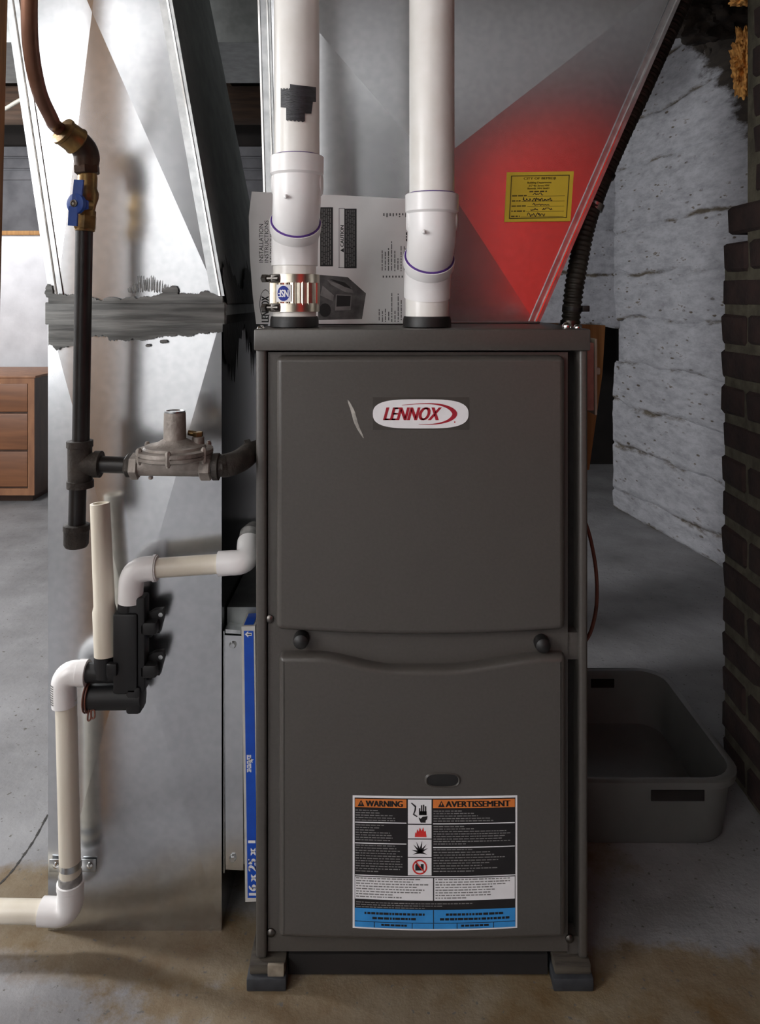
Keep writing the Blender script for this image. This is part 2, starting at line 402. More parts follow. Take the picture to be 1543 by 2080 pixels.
# ------------------------------------------------------------------ the setting
fl = struct(MB().box(-2.7, 1.7, -3.4, 3.6, -.05, 0).build('floor', 'concrete_floor', org=(0, 0, 0)))
# crack in the slab beside the return duct
pts = [W(97, 1655, F*H/(1655-HZ)), W(70, 1705, F*H/(1705-HZ)), W(45, 1742, F*H/(1742-HZ)), W(20, 1775, F*H/(1775-HZ)), W(-20, 1815, F*H/(1815-HZ))]
pts = [Vector((p.x, p.y, 0)) for p in bez(pts, 24)]
mb = MB()
for i in range(len(pts)-1):
    a, b = pts[i], pts[i+1]; wd = .0015+.0006*math.sin(i*1.7); n = Vector((-(b-a).y, (b-a).x, 0)).normalized()*wd
    mb.add([a-n+Vector((0, 0, .0006)), a+n+Vector((0, 0, .0006)), b+n+Vector((0, 0, .0006)), b-n+Vector((0, 0, .0006))], [(0, 1, 2, 3)])
mb.build('crack', 'crack_dark', fl)

struct(MB().box(-2.7, -2.6, -.45, 3.6, 0, 2.2).build('wall_left', 'plain_wall'))
struct(MB().box(-1.70, -1.60, -3.4, -.45, 0, 2.2).build('wall_side', 'plain_wall'))
struct(MB().box(-2.7, -1.70, -.45, -.35, 0, 2.2).build('wall_return', 'plain_wall'))
struct(MB().box(-2.7, -.70, -3.5, -3.4, 0, 2.2).build('wall_front', 'plain_wall'))
struct(MB().box(-.70, 1.7, -3.5, -3.4, 0, 2.2).build('wall_front_dark', 'dark_void'))  # unseen half made dark to cut light and reflections on the right
struct(MB().box(-2.7, .58, 3.20, 3.30, 1.27, 1.72).build('wall_back', 'grey_wall'))
struct(MB().box(-2.7, .58, 3.24, 3.30, 1.72, 2.2).build('wall_back_rim', 'dark_void'))
struct(MB().box(-2.6, .58, 3.0, 3.20, 0, 1.245).build('wall_back_lower', 'white_wall'))
mb = MB(); mb.box(-2.6, .58, 2.985, 3.20, 1.245, 1.268, bev=.003)
struct(mb.build('trim_1', 'wood_tan'))
# stone courses along the upper back wall
bw = bpy.data.objects['wall_back']
for i, z in enumerate((1.56, 1.625, 1.69)):
    mb = MB(); mb.box(-2.5, .55, 3.185, 3.21, z+.004, z+.058, bev=.006); mb.build('stone_course', 'grey_wall', bw)
# ceiling boards on joists
ce = struct(MB().box(-2.7, 1.7, -3.4, 3.6, 2.2, 2.25).build('ceiling', 'joist_wood'))
struct(MB().box(-1.6, 1.7, -3.4, -1.3, 2.14, 2.199).build('ceiling_rear', 'plain_wall'))
x = -2.45
proto = None
while x < 1.6:
    mb = MB(); mb.box(x, x+.04, -1.28, 3.5, 2.02, 2.2); mb.build('joist', 'joist_wood', ce); x += .41
mb = MB(); mb.box(-2.6, .58, 2.72, 2.86, 1.79, 1.95, bev=.006); struct(mb.build('trim_2', 'wood_old'))

struct(MB().box(-1.12, -.61, 1.76, 1.84, 0, 2.02).build('wall_light_blocker', 'grey_wall'))  # unseen partition added to keep the back bulb off the right floor
struct(MB().box(-.56, -.44, .77, .89, 0, 2.02, bev=.004).build('trim_shadow_caster', 'wood_old'))  # unseen post added to cast a shadow band on the right floor
# right wall: rough painted stone courses, running back to the corner
A = Vector((1.3495, 1.5-D, 0)); B = Vector((1.03, 3.36-D, 0)); dirw = (B-A).normalized(); nw = Vector((-dirw.y, dirw.x, 0))
if nw.x > 0: nw = -nw
NWALL = nw
A2 = A-dirw*1.6
mb = MB(); mb.prism([A2-nw*.015, B-nw*.015, B-nw*.30, A2-nw*.30], (0, 0, 2.2))
wr = struct(mb.build('wall_right', 'painted_stone', org=(0, 0, 0)))
zc = [0, .10, .283, .457, .637, .83, 1.02, 1.21, 1.46, 1.66, 1.86, 2.2]
def rough_slab(z0, z1, seed, a0, b0, depth=.02, nw=None):
    """a course of stone: grid with wavy joints, dented face"""
    nw = nw or NWALL
    mb = MB(); Ln = (b0-a0).length; nx = max(6, int(Ln/.016)); nz = max(10, int((z1-z0)/.010)); vs = []
    for i in range(nx+1):
        for k in range(nz+1):
            s = i/nx; t = k/nz; p = a0+(b0-a0)*s
            wob = (mnoise.fractal(Vector((s*Ln*2.3, z0*5, 0)), .8, 2.2, 3)*.028, 0)
            zb = z0+(0 if z0 == 0 else wob[0]*1.0); zt = z1+mnoise.fractal(Vector((s*Ln*2.3, z1*5, 0)), .8, 2.2, 3)*.028
            z = zb+(zt-zb)*t
            e = min(t, 1-t)*(z1-z0); drop = -.009*math.exp(-(e/.006)**2)
            q = mnoise.fractal(Vector((s*Ln*7, z*9, 0)), 1.0, 2.1, 4)*.005+mnoise.noise(Vector((s*Ln*1.2, z*2.5, 0)))*.012
            vs.append(p+nw*(depth*.5+drop+q)+Vector((0, 0, z))); jd.append(math.exp(-(e/(.009+.010*max(0, .8-z)))**2))
    fs = [(i*(nz+1)+k, (i+1)*(nz+1)+k, (i+1)*(nz+1)+k+1, i*(nz+1)+k+1) for i in range(nx) for k in range(nz)]
    mb.add(vs, fs, True); return mb
for i in range(len(zc)-1):
    jd = []; o = rough_slab(zc[i], zc[i+1], i, A, B if zc[i] != .637 else B-dirw*.085).build('stone_course', 'painted_stone', wr)
    at = o.data.attributes.new('joint', 'FLOAT', 'POINT'); at.data.foreach_set('value', jd)
# end wall above the dark opening, same painted stone
mb = MB(); mb.box(.44, 1.20, B.y+.012, B.y+.3, .79, 2.2); we = struct(mb.build('wall_end', 'painted_stone', org=(0, 0, 0)))
for z0_, z1_ in ((.79, 1.02), (1.02, 1.21), (1.21, 1.46), (1.46, 1.66), (1.66, 1.86), (1.86, 2.2)):
    jd = []; o = rough_slab(z0_, z1_, 3, Vector((.45, B.y, 0)), Vector((B.x+.02, B.y, 0)), nw=Vector((0, -1, 0))).build('stone_course', 'painted_stone', we)
    at = o.data.attributes.new('joint', 'FLOAT', 'POINT'); at.data.foreach_set('value', jd)
# dark recess beyond the corner of the stone wall
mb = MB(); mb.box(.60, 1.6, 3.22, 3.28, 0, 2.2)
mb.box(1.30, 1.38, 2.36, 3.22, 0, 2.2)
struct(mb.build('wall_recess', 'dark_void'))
# foam stuffed in the top of the wall
def blob(c, sx, sy, sz, seed, sub=4, amp=.35, fr=3.0):
    bm = bmesh.new(); bmesh.ops.create_icosphere(bm, subdivisions=sub, radius=1)
    for v in bm.verts:
        k = 1+amp*mnoise.fractal(v.co*fr+Vector((seed, 0, 0)), .8, 2.0, 5)
        v.co = Vector((c[0]+v.co.x*sx*k, c[1]+v.co.y*sy*k, c[2]+v.co.z*sz*k))
    return MB().bm(bm, True)
p = W(1516, 128, 2.30)
mb = blob(p, .036, .05, .085, 3.3, 5, .5, 2.6)
tag(mb.build('foam_chunk', 'foam'), 'lumpy orange-yellow foam chunk stuffed high beside the brick pillar', 'foam')
p = W(1508, -4, 2.20); mb = blob(p, .035, .04, .018, 8.1, 4, .4)
tag(mb.build('foam_scrap', 'foam'), 'small yellowish foam scrap at the top right corner', 'foam')
mb = blob(W(1440, 25, 2.5), .15, .12, .09, 5.0, 5, .35, 1.6)
mb2 = blob(W(1500, 80, 2.7), .12, .10, .13, 9.0, 5, .35, 1.6); mb.add(mb2.v, mb2.f, True)
mb.build('rubble', 'rubble', wr)

# brick pillar (left face at x = .667)
mb = MB(); X0 = .667; rows = 26; ch = .0683
mb.box(X0+.003, X0+.088, .803-D, 1.40-D, 0, rows*ch)
mb.box(X0+.004, X0+.088, 1.38-D, 1.495-D, 0, .98)
pl = struct(mb.build('wall_pillar', 'mortar', org=(0, 0, 0)))
BR = {}
def brick_mesh(L, seed):
    key = (round(L, 3), seed)
    if key not in BR:
        bm = bmesh.new(); bmesh.ops.create_cube(bm, size=1)
        for v in bm.verts: v.co = Vector((v.co.x*.095, v.co.y*L, v.co.z*.055))
        bmesh.ops.bevel(bm, geom=list(bm.edges), offset=.006, segments=1, affect='EDGES')
        for v in bm.verts: v.co += Vector([random.uniform(-.0018, .0018) for _ in range(3)])
        me = bpy.data.meshes.new('brick'); bm.to_mesh(me); bm.free(); me.materials.append(MATS['brick']); BR[key] = me
    return BR[key]
for r in range(rows):
    z = r*ch+.034; yp = HZ-(z-H)*F/1.48
    end = 1.505 if yp > 560 else 1.49 if yp > 520 else 1.465 if yp > 450 else 1.425 if yp > 385 else 1.372
    end += random.uniform(-.006, .006)
    cur = end; k = 0
    Ls = (.2, .095)*4 if r % 2 else (.095, .2)*4
    for L in Ls:
        if cur-.80 < .035: break
        L = min(L, round(cur-.798, 3))
        if 0 < cur-L-.80 < .03: L = round(cur-.798, 3)
        o = bpy.data.objects.new('brick', brick_mesh(L, (r+k) % 3)); C.objects.link(o); o.parent = pl
        o.location = (X0+.0475+random.uniform(-.003, .003), cur-L/2-D, z); o.rotation_euler = (0, 0, random.uniform(-.012, .012))
        cur -= L+.012; k += 1

# unseen window frame, added behind the left fill light
def added_window_frame(name, c, ux, uy, wd, ht):
    c = Vector(c); ux = Vector(ux); uz = Vector((0, 0, 1)); mb = MB(); n = Vector(uy)
    for (a0, a1, b0, b1) in ((-wd/2-.06, wd/2+.06, ht/2, ht/2+.06), (-wd/2-.06, wd/2+.06, -ht/2-.06, -ht/2), (-wd/2-.06, -wd/2, -ht/2, ht/2), (wd/2, wd/2+.06, -ht/2, ht/2)):
        mb.prism([c+ux*a0+uz*b0, c+ux*a1+uz*b0, c+ux*a1+uz*b1, c+ux*a0+uz*b1], n*.05)
    o = struct(mb.build(name, 'white_print'))
    g = MB().prism([c-ux*wd/2-uz*ht/2, c+ux*wd/2-uz*ht/2, c+ux*wd/2+uz*ht/2, c-ux*wd/2+uz*ht/2], n*.006)
    g.build('pane', 'white_wall', o)
added_window_frame('added_window', (-1.60, -.98, 1.15), (0, 1, 0), (1, 0, 0), .8, .9)
for (p_, lb) in (((-1.75, .40, 1.66), 'bare light bulb hanging left of the return duct'), ((-2.05, 2.50, 1.58), 'bare light bulb hanging by the far white wall')):
    bb = thing('bare_bulb', lb, 'bulb', p_, 'bare basement bulbs')
    MB().lathe(p_, (0, 0, 1), [(0, .012), (.005, .028), (.05, .03), (.055, .018), (2.2-p_[2], .006)], 20).build('socket', 'white_print', bb)
tf = thing('rear_fill_housing', 'added unseen fill light housing turned to the rear wall behind the camera', 'lamp', (-.95, -1.73, 1.83))  # invented fixture for the fill that brightens the rear wall
MB().box(-1.10, -.80, -1.74, -1.72, 1.83, 2.12, bev=.004).box(-.97, -.93, -1.74, -1.72, 2.12, 2.14).build('housing', 'cover_plate', tf)

# wooden post at the left edge
mb = MB()
a, b = W(15.5, 0, .90), W(4, 470, .90); k = (b.x-a.x)/(b.z-a.z)
xb = lambda z: a.x+(z-a.z)*k
mb.add([(xb(0)-.09, .86-D, 0), (xb(0), .86-D, 0), (xb(0), .90-D, 0), (xb(0)-.09, .90-D, 0),
        (xb(2.02)-.09, .86-D, 2.02), (xb(2.02), .86-D, 2.02), (xb(2.02), .90-D, 2.02), (xb(2.02)-.09, .90-D, 2.02)],
       [(3, 2, 1, 0), (4, 5, 6, 7), (0, 1, 5, 4), (1, 2, 6, 5), (2, 3, 7, 6), (3, 0, 4, 7)])
tag(mb.build('wood_post', 'wood_post'), 'bare brown wooden post along the left picture edge', 'post')

# ------------------------------------------------------------------ furnace
FX0, FX1 = W(519, 0, D).x, W(1196, 0, D).x
FZ0, FZ1 = W(0, 1951, D).z, W(0, 668, D).z
fur = thing('furnace', 'grey-brown gas furnace cabinet with two doors and white logo badge', 'furnace', ((FX0+FX1)/2, .36, FZ0))
def PX(px): return (px-CX)*D/F
def PZ(py): return H-(py-HZ)*D/F
mb = MB(); mb.box(FX0, FX1, .030, .72, FZ0, FZ1-.002, bev=.002); mb.build('cabinet', 'furnace_inner', fur)
for (x0, x1) in ((PX(519), PX(541)), (PX(1176), PX(1194))):
    mb = MB(); mb.box(x0, x1, 0, .60, PZ(1949), PZ(708), bev=.004, seg=3); mb.build('side_panel', 'furnace_paint', fur)
mb = MB(); mb.box(PX(516.5), PX(1197), -.006, .72, PZ(712), PZ(668), bev=.0025, seg=2); mb.build('top_panel', 'furnace_paint', fur)
mb = MB(); mb.box(PX(543), PX(1155), .006, .031, PZ(1940), PZ(716)); mb.build('front_frame', 'furnace_paint', fur)
mb = MB(); mb.box(PX(1155), PX(1177), .008, .031, PZ(1345), PZ(1290)); mb.build('frame_rail', 'furnace_paint', fur)
mb = MB(); mb.box(PX(1155), PX(1177), .008, .031, PZ(1948), PZ(1912)); mb.build('frame_rail', 'furnace_paint', fur)

def pillow(outline, prof, ybase):
    """outline (x,z) loop rising through (inset, height) rings to a filled top"""
    n = len(outline); mb = MB(); loops = []
    P = [Vector((p[0], p[1])) for p in outline]
    area = sum(P[i].x*P[(i+1) % n].y-P[(i+1) % n].x*P[i].y for i in range(n)); sg = 1 if area > 0 else -1
    for (ins, h) in prof:
        lp = []
        for i in range(n):
            e = (P[(i+1) % n]-P[i-1]).normalized(); nrm = Vector((-e.y, e.x))*sg; q = P[i]+nrm*ins; lp.append(Vector((q.x, ybase-h, q.y)))
        loops.append(lp)
    vs = [p for lp in loops for p in lp]; fs = []
    for k in range(len(loops)-1):
        for i in range(n): fs.append((k*n+i, k*n+(i+1) % n, (k+1)*n+(i+1) % n, (k+1)*n+i))
    b0 = len(vs)-n      # cap: strips between the top and bottom edges, one face at each end
    fs += [(b0+i, b0+i+1, b0+61-i-1, b0+61-i) for i in range(24)]+[tuple(range(b0+24, b0+38)), tuple(range(b0+61, b0+74))+(b0,)]
    mb.add(vs, fs, True); return mb
def round_outline(x0, x1, y0f, y1f, r, n=24):
    """pixel outline with functions for the top and bottom edges, rounded corners"""
    pts = []
    xs = [x0+r+(x1-x0-2*r)*i/n for i in range(n+1)]
    def corner(cx, cy, a0): return [(cx+r*math.cos(math.radians(a0+t*15)), cy-r*math.sin(math.radians(a0+t*15))) for t in range(1, 6)]
    pts += [(x, y0f(x)) for x in xs]
    pts += corner(x1-r, y0f(x1-r)+r, 90)[::-1] if False else [(x1-r+r*math.sin(math.radians(t*15)), y0f(x1-r)+r-r*math.cos(math.radians(t*15))) for t in range(1, 6)]
    pts += [(x1, y0f(x1-r)+r), (x1, y1f(x1-r)-r)]
    pts += [(x1-r+r*math.cos(math.radians(t*15)), y1f(x1-r)-r+r*math.sin(math.radians(t*15))) for t in range(1, 6)]
    pts += [(x, y1f(x)) for x in xs[::-1]]
    pts += [(x0+r-r*math.sin(math.radians(t*15)), y1f(x0+r)-r+r*math.cos(math.radians(t*15))) for t in range(1, 6)]
    pts += [(x0, y1f(x0+r)-r), (x0, y0f(x0+r)+r)]
    pts += [(x0+r-r*math.cos(math.radians(t*15)), y0f(x0+r)+r-r*math.sin(math.radians(t*15))) for t in range(1, 6)]
    return pts
def smoothstep(a, b, x):
    t = max(0, min(1, (x-a)/(b-a))); return t*t*(3-2*t)
prof = [(0, 0), (.0004, .008), (.0016, .0125), (.0045, .0155), (.008, .0166), (.0086, .0166)]
DPX = 1.006
def door(name, o, cut=None):
    pts = [(W(x, y, DPX).x, W(x, y, DPX).z) for x, y in o]
    mb = pillow(pts, prof, .006)
    return mb.build(name, 'furnace_paint', fur)
up = door('upper_door', round_outline(558, 1151, lambda x: 723, lambda x: 1284+12*(1-((x-855)/300)**2) if abs(x-855) < 300 else 1284, 14))
lo = door('lower_door', round_outline(563, 1153, lambda x: 1336+27*smoothstep(640, 800, x)*(1-smoothstep(900, 1130, x)), lambda x: 1914+6*(1-((x-858)/300)**2), 12))
FD = .006-.0166    # front face of the doors
dF = D+FD
for (x, y) in ((611, 1302), (1102, 1310)):
    mb = MB(); c = W(x, y, D-.004); mb.lathe(c+Vector((0, .010, 0)), (0, -1, 0), [(0, .0105), (.008, .0105), (.014, .0095), (.017, .006), (.018, .001)]); mb.build('door_knob', 'rubber', fur)
for (x, y) in ((547, 1258), (550, 1896), (1157, 1908)):
    mb = MB(); c = W(x, y, D+.004); mb.lathe(c+Vector((0, .003, 0)), (0, -1, 0), [(0, .0058), (.003, .0055), (.005, .003), (.0055, .0005)]); mb.build('screw', 'steel_dark', fur)
for (x, y, s) in ((527, 667, 1), (1154, 661, 1), (1176, 664, .8)):
    mb = MB(); c = W(x, y, D+.012); mb.lathe(c+Vector((0, .01, -.003*s)), (0, -.25, 1), [(0, .006*s), (.003*s, .006*s), (.006*s, .004*s), (.007*s, .001)]); mb.build('corner_screw', 'bright_steel', fur)
# oval finger slot in the lower door
mb = MB(); o = [(899+a, 1584+b) for a, b in [(37*math.cos(t)*(abs(math.cos(t))**-.35 if abs(math.cos(t)) > .05 else 1), 15*math.sin(t)*(abs(math.sin(t))**-.25 if abs(math.sin(t)) > .05 else 1)) for t in [2*math.pi*i/40 for i in range(40)]]]
rim = [W(x, y, dF) for x, y in o]; c = W(899, 1584, dF)
inn = [c+(p-c)*.9+Vector((0, -.0022, 0)) for p in rim]; dep = [c+(p-c)*.84+Vector((0, -.0006, 0)) for p in rim]
n = len(rim); mb.add(rim+inn+dep, [(i, (i+1) % n, n+(i+1) % n, n+i) for i in range(n)]+[(n+i, n+(i+1) % n, 2*n+(i+1) % n, 2*n+i) for i in range(n)], True)
sl = mb.build('finger_slot', 'furnace_paint', fur)
mb = MB(); mb.add([p+Vector((0, .0001, 0)) for p in dep], [tuple(range(n))]); mb.build('slot_opening', 'rubber', fur)
# thin pale mark on the upper door
mb = MB(); cl = bez([W(706, 812, dF-.0003), W(716, 835, dF-.0003), W(724, 862, dF-.0003), W(738, 890, dF-.0003)], 16)
wds = [.0004+.0022*math.sin(math.pi*i/(len(cl)-1))**.7 for i in range(len(cl))]
mb.add([p+Vector((-q, 0, 0)) for p, q in zip(cl, wds)]+[p+Vector((q, 0, 0)) for p, q in zip(cl, wds)], [(i, i+1, len(cl)+i+1, len(cl)+i) for i in range(len(cl)-1)])
mb.build('pale_mark', 'pale_streak', fur)

# logo badge
Pd = plane_map((0, FD, 0), (0, 1, 0)); NB = (0, -1, 0)
def superell(cx, cy, a, b, n, ex, ey=None):
    out = []
    for i in range(n):
        t = 2*math.pi*i/n; c, s = math.cos(t), math.sin(t)
        out.append((cx+a*math.copysign(abs(c)**(2/ex), c), cy+b*math.copysign(abs(s)**(2/(ey or ex)), s)))
    return out
pr = Print(Pd, NB)
pr.rect('clear_backing', 757, 807, 953, 873, .6)
mb = MB(); ol = superell(854, 840.5, 97, 29.5, 72, 3.6, 2.6); q = [Pd(x, y)+Vector((0, -.0003, 0)) for x, y in ol]; mb.prism(q, (0, -.0008, 0))
bd = mb.build('logo_badge', 'white_print', fur); bd['label'] = 'white rounded badge reading LENNOX in red'
lp = Print(lambda x, y: Pd(x, y)+Vector((0, -.0011, 0)), NB)
lp.text('lettering', 'LENNOX', 779, 827, 889, 853.5, 1, bold=1.6, slant=.27)
def swoosh(t0, t1, n=30):
    top, bot = [], []
    for i in range(n+1):
        t = t0+(t1-t0)*i/n; wd = 1+7.5*max(0, math.cos(t*.5))**3
        ca, sa = math.cos(t), math.sin(t)
        top.append((874+54*ca-(0 if ca > 0 else 0), 840.5-21.5*sa)); bot.append((874+(54-wd)*ca, 840.5-(21.5-min(2.2, .5+wd*.25))*sa))
    return top, bot
def sw(lp, sgn):
    n = 30; a = []; b = []
    for i in range(n+1):
        t = i/n*1.0
        x = 928-(t**1.5)*(112 if sgn > 0 else 78); yy = 21.8*math.sqrt(max(0, 1-((x-874)/54)**2)) if x > 874 else 21.8-((874-x)/60)**2*4.0
        wd = 9.5*(1-t)**1.6+1.2
        a.append((x, 840.5-sgn*yy)); b.append((x-wd*(.9 if x > 880 else .2), 840.5-sgn*(yy-min(3.6*(1-t)+.8, yy))))
    for i in range(n): lp.poly('lettering', [a[i], a[i+1], b[i+1], b[i]], 1)
sw(lp, 1); sw(lp, -1)
lp.poly('lettering', [(923+1.6*math.cos(t), 857+1.6*math.sin(t)) for t in [i*math.pi/4 for i in range(8)]], 1)
lp.build({'lettering': 'logo_red'}, bd)
pr.build({'clear_backing': 'clear_film'}, fur)

# warning label on the lower door (slightly bowed)
def Pw(x, y):
    t = (x-883)/167.0; return Pd(x, y+5.5*(1-t*t)*(.4+.6*(y-1615)/270))
def wrect(pr, part, x0, y0, x1, y1, layer, nx=None): pr.rect(part, x0, y0, x1, y1, layer, nx or max(1, int((x1-x0)/14)))
mb = MB(); top = [(716+334*i/20, 1615) for i in range(21)]; bot = [(716+334*i/20, 1884) for i in range(21)]
q = [Pw(x, y)+Vector((0, -.0002, 0)) for x, y in top+bot[::-1]]; mb.prism(q, (0, -.0003, 0))
wl = mb.build('warning_label', 'white_print', fur); wl['label'] = 'bilingual warning sticker with orange headers and blue footer'
wp = Print(lambda x, y: Pw(x, y)+Vector((0, -.0006, 0)), NB); rn = random.Random(3)
wrect(wp, 'black_panel', 720, 1619, 1046, 1880, 1)
wrect(wp, 'orange_header', 721, 1621, 825, 1638, 2); wrect(wp, 'orange_header#2', 879, 1621, 1045, 1638, 2)
wp.text('black_lettering', 'WARNING', 743, 1624, 817, 1636, 3, bold=1.0); wp.text('black_lettering', 'AVERTISSEMENT', 905, 1624, 1035, 1636, 3, bold=1.0)
for x in (733, 896): wp.poly('black_lettering', [(x-7, 1636), (x, 1623), (x+7, 1636)], 3); wp.rect('orange_header' if x < 800 else 'orange_header#2', x-.8, 1627, x+.8, 1632, 4)
for (y0, y1) in ((1621, 1669.5), (1671.5, 1699), (1701, 1736), (1738, 1773)): wrect(wp, 'white_panel#%d' % y0, 828, y0, 876, y1, 2)
for (x0, x1, y) in ((721, 825, 1667.5), (721, 825, 1709.5), (879, 1045, 1668.5), (879, 1045, 1716), (721, 1046, 1774.5)): wrect(wp, 'rule_line#%d%d' % (x0, y), x0, y, x1, y+2, 2)
for i in range(5): wp.words('small_print', 722, 822, 1643+i*5, 2.0, 2, fill=(.45, .5, .75, .8, .8)[i], rnd=rn)
for i in range(7): wp.words('small_print', 722, 822, 1673+i*5, 2.0, 2, fill=(.6, .5, .4, .7, .75, .75, .7)[i], rnd=rn)
for i in range(11): wp.words('small_print', 722, 822, 1714+i*5.2, 2.0, 2, fill=(.8, .85, .9, .85, .95, .9, .9, .95, .95, .9, .5)[i], rnd=rn)
for i in range(5): wp.words('small_print', 880, 1044, 1643+i*5, 2.0, 2, fill=(.35, .5, .55, .7, .75)[i], rnd=rn)
for i in range(8): wp.words('small_print', 880, 1044, 1674+i*5, 2.0, 2, fill=(.4, .5, .9, .95, .9, .85, .95, .4)[i], rnd=rn)
for i in range(9): wp.words('small_print', 880, 1044, 1720.5+i*5.4, 2.0, 2, fill=(.5, .7, .75, .9, .8, .7, .6, .8, .5)[i], rnd=rn)
wrect(wp, 'white_panel#a', 721, 1778.5, 879, 1823.5, 2); wrect(wp, 'white_panel#b', 881.5, 1778.5, 1045, 1823.5, 2)
for i in range(8):
    wp.words('grey_print', 723, 877, 1780+i*5.3, 2.2, 3, fill=(.85, .75, .95, .8, .9, .85, .5, .6)[i], rnd=rn)
    wp.words('grey_print', 884, 1043, 1780+i*5.3, 2.2, 3, fill=(.95, .95, .9, .75, .78, .7, .72, .4)[i], rnd=rn)
for i in range(3): wp.words('small_print', 723, 1040, 1829+i*4.6, 1.8, 2, fill=(.75, .55, .45)[i], rnd=rn)
wrect(wp, 'blue_footer', 720.5, 1842, 1046, 1880.5, 2)
for (x0, x1, y) in ((721, 879, 1868), (881, 1045, 1868)): wrect(wp, 'black_lettering', x0, y, x1, y+1.2, 3)
for x in (759, 836, 927, 1001): wp.rect('black_lettering', x, 1869, x+1.4, 1880, 3)
wp.rect('black_lettering', 879.3, 1842, 880.8, 1880, 3)
for i in range(2):
    wp.words('black_lettering', 740+i*16, 862-i*18, 1849+i*9.5, 4.6, 3, rnd=rn); wp.words('black_lettering', 905-i*12, 1022+i*12, 1849+i*9.5, 4.6, 3, rnd=rn)
wp.words('black_lettering', 774, 826, 1872, 4, 3, rnd=rn); wp.words('black_lettering', 936, 992, 1872, 4, 3, rnd=rn)
# pictograms: hand and spark, flame, burst, no-storage ring
K = 'black_pictogram'
wp.poly(K, [(834, 1628), (836, 1627), (845, 1634), (844, 1643), (841, 1650), (848, 1654), (846, 1656), (838, 1651), (841, 1643), (842, 1636)], 3)
for i, (x, t, b) in enumerate(((852, 1638, 1652), (856, 1632, 1652), (860, 1631, 1652), (864, 1634, 1652))): wp.rect(K, x-1.4, t, x+1.4, b, 3)
wp.rect(K, 850.5, 1644, 866, 1652, 3); wp.poly(K, [(850, 1656), (854, 1659), (858, 1655), (868, 1654), (867, 1660), (864, 1663), (864, 1667), (854, 1667), (851, 1661)], 3)
wp.poly('red_pictogram', [(842, 1696), (843, 1686), (845, 1689), (847, 1680), (850, 1685), (852, 1677), (856, 1684), (859, 1676), (861, 1685), (864, 1683), (866, 1696)], 3)
for (x, y) in ((839, 1711), (845, 1705), (857, 1703), (866, 1710), (869, 1718), (836, 1722), (838, 1731), (867, 1731)):
    d0 = Vector((x-853, y-1726)); nn = Vector((-d0.y, d0.x)).normalized()*3.0; wp.poly(K, [(853+nn.x, 1726+nn.y), (x, y), (853-nn.x, 1726-nn.y)], 3)
ring = [(852+15*math.cos(t), 1756+15*math.sin(t)) for t in [2*math.pi*i/32 for i in range(32)]]; rin = [(852+12*math.cos(t), 1756+12*math.sin(t)) for t in [2*math.pi*i/32 for i in range(32)]]
for i in range(32): wp.poly('red_pictogram', [ring[i], ring[(i+1) % 32], rin[(i+1) % 32], rin[i]], 4)
wp.poly(K, [(843, 1763), (843, 1752), (847, 1747), (850, 1753), (854, 1755), (854, 1750), (860, 1750), (860, 1763)], 3)
wp.poly('red_pictogram', [(842.5, 1745.5), (844, 1744), (862.5, 1766), (861, 1767.5)], 4)
wp.build({'black_panel': 'label_black', 'orange_header': 'label_orange', 'black_lettering': 'label_black', 'white_panel': 'white_print', 'rule_line': 'white_print', 'small_print': 'label_grey',
          'grey_print': 'label_grey', 'blue_footer': 'label_blue', 'black_pictogram': 'label_black', 'red_pictogram': 'hazard_red'}, wl)

# switch box on the right side, board behind it, thin brown wire
sb = thing('switch_box', 'pinkish metal switch box on the right side of the furnace', 'switch box', (FX1+.025, .16, .743))
mb = MB(); mb.box(FX1+.0005, FX1+.043, 1.15-D, 1.205-D, .743, .845, bev=.002); mb.build('box_body', 'pink_box', sb)
mb = MB(); mb.box(FX1+.043, FX1+.0465, 1.147-D, 1.208-D, .737, .851, bev=.001); mb.build('cover_plate', 'cover_plate', sb)
mb = MB(); mb.box(FX1+.0465, FX1+.058, 1.170-D, 1.178-D, .795, .806, bev=.002); mb.build('toggle', 'cover_plate', sb)
mb = MB(); mb.box(FX1+.012, FX1+.036, 1.155-D, 1.20-D, .845, .857, bev=.002); mb.build('connector', 'steel_dark', sb)
dB = 1.42
q = [W(1190, 655, dB), W(1229, 661, dB), W(1223, 760, dB), W(1196, 955, dB), W(1176, 955, dB)]; q[0].x = FX1+.002; q[4].x = FX1+.002
q2 = [Vector((max(p.x, FX1+.002), p.y, p.z)) for p in q]
tag(MB().prism(q2, (0, .02, 0)).build('mounting_board', 'wood_tan'), 'tan wooden board tapering downward behind the switch box', 'board')
pth = bez([Vector((FX1-.002, 1.14-D, W(0, 1035, 1.16).z)), W(1185, 1055, 1.16), W(1206, 1130, 1.16), W(1212, 1200, 1.16), W(1207, 1255, 1.16), W(1190, 1300, 1.16), Vector((FX1-.002, 1.14-D, W(0, 1320, 1.16).z))], 30)
tag(MB().tube(pth, .0028, 8).build('brown_wire', 'wire_brown'), 'thin brown wire bowing out from the furnace right side', 'wire')

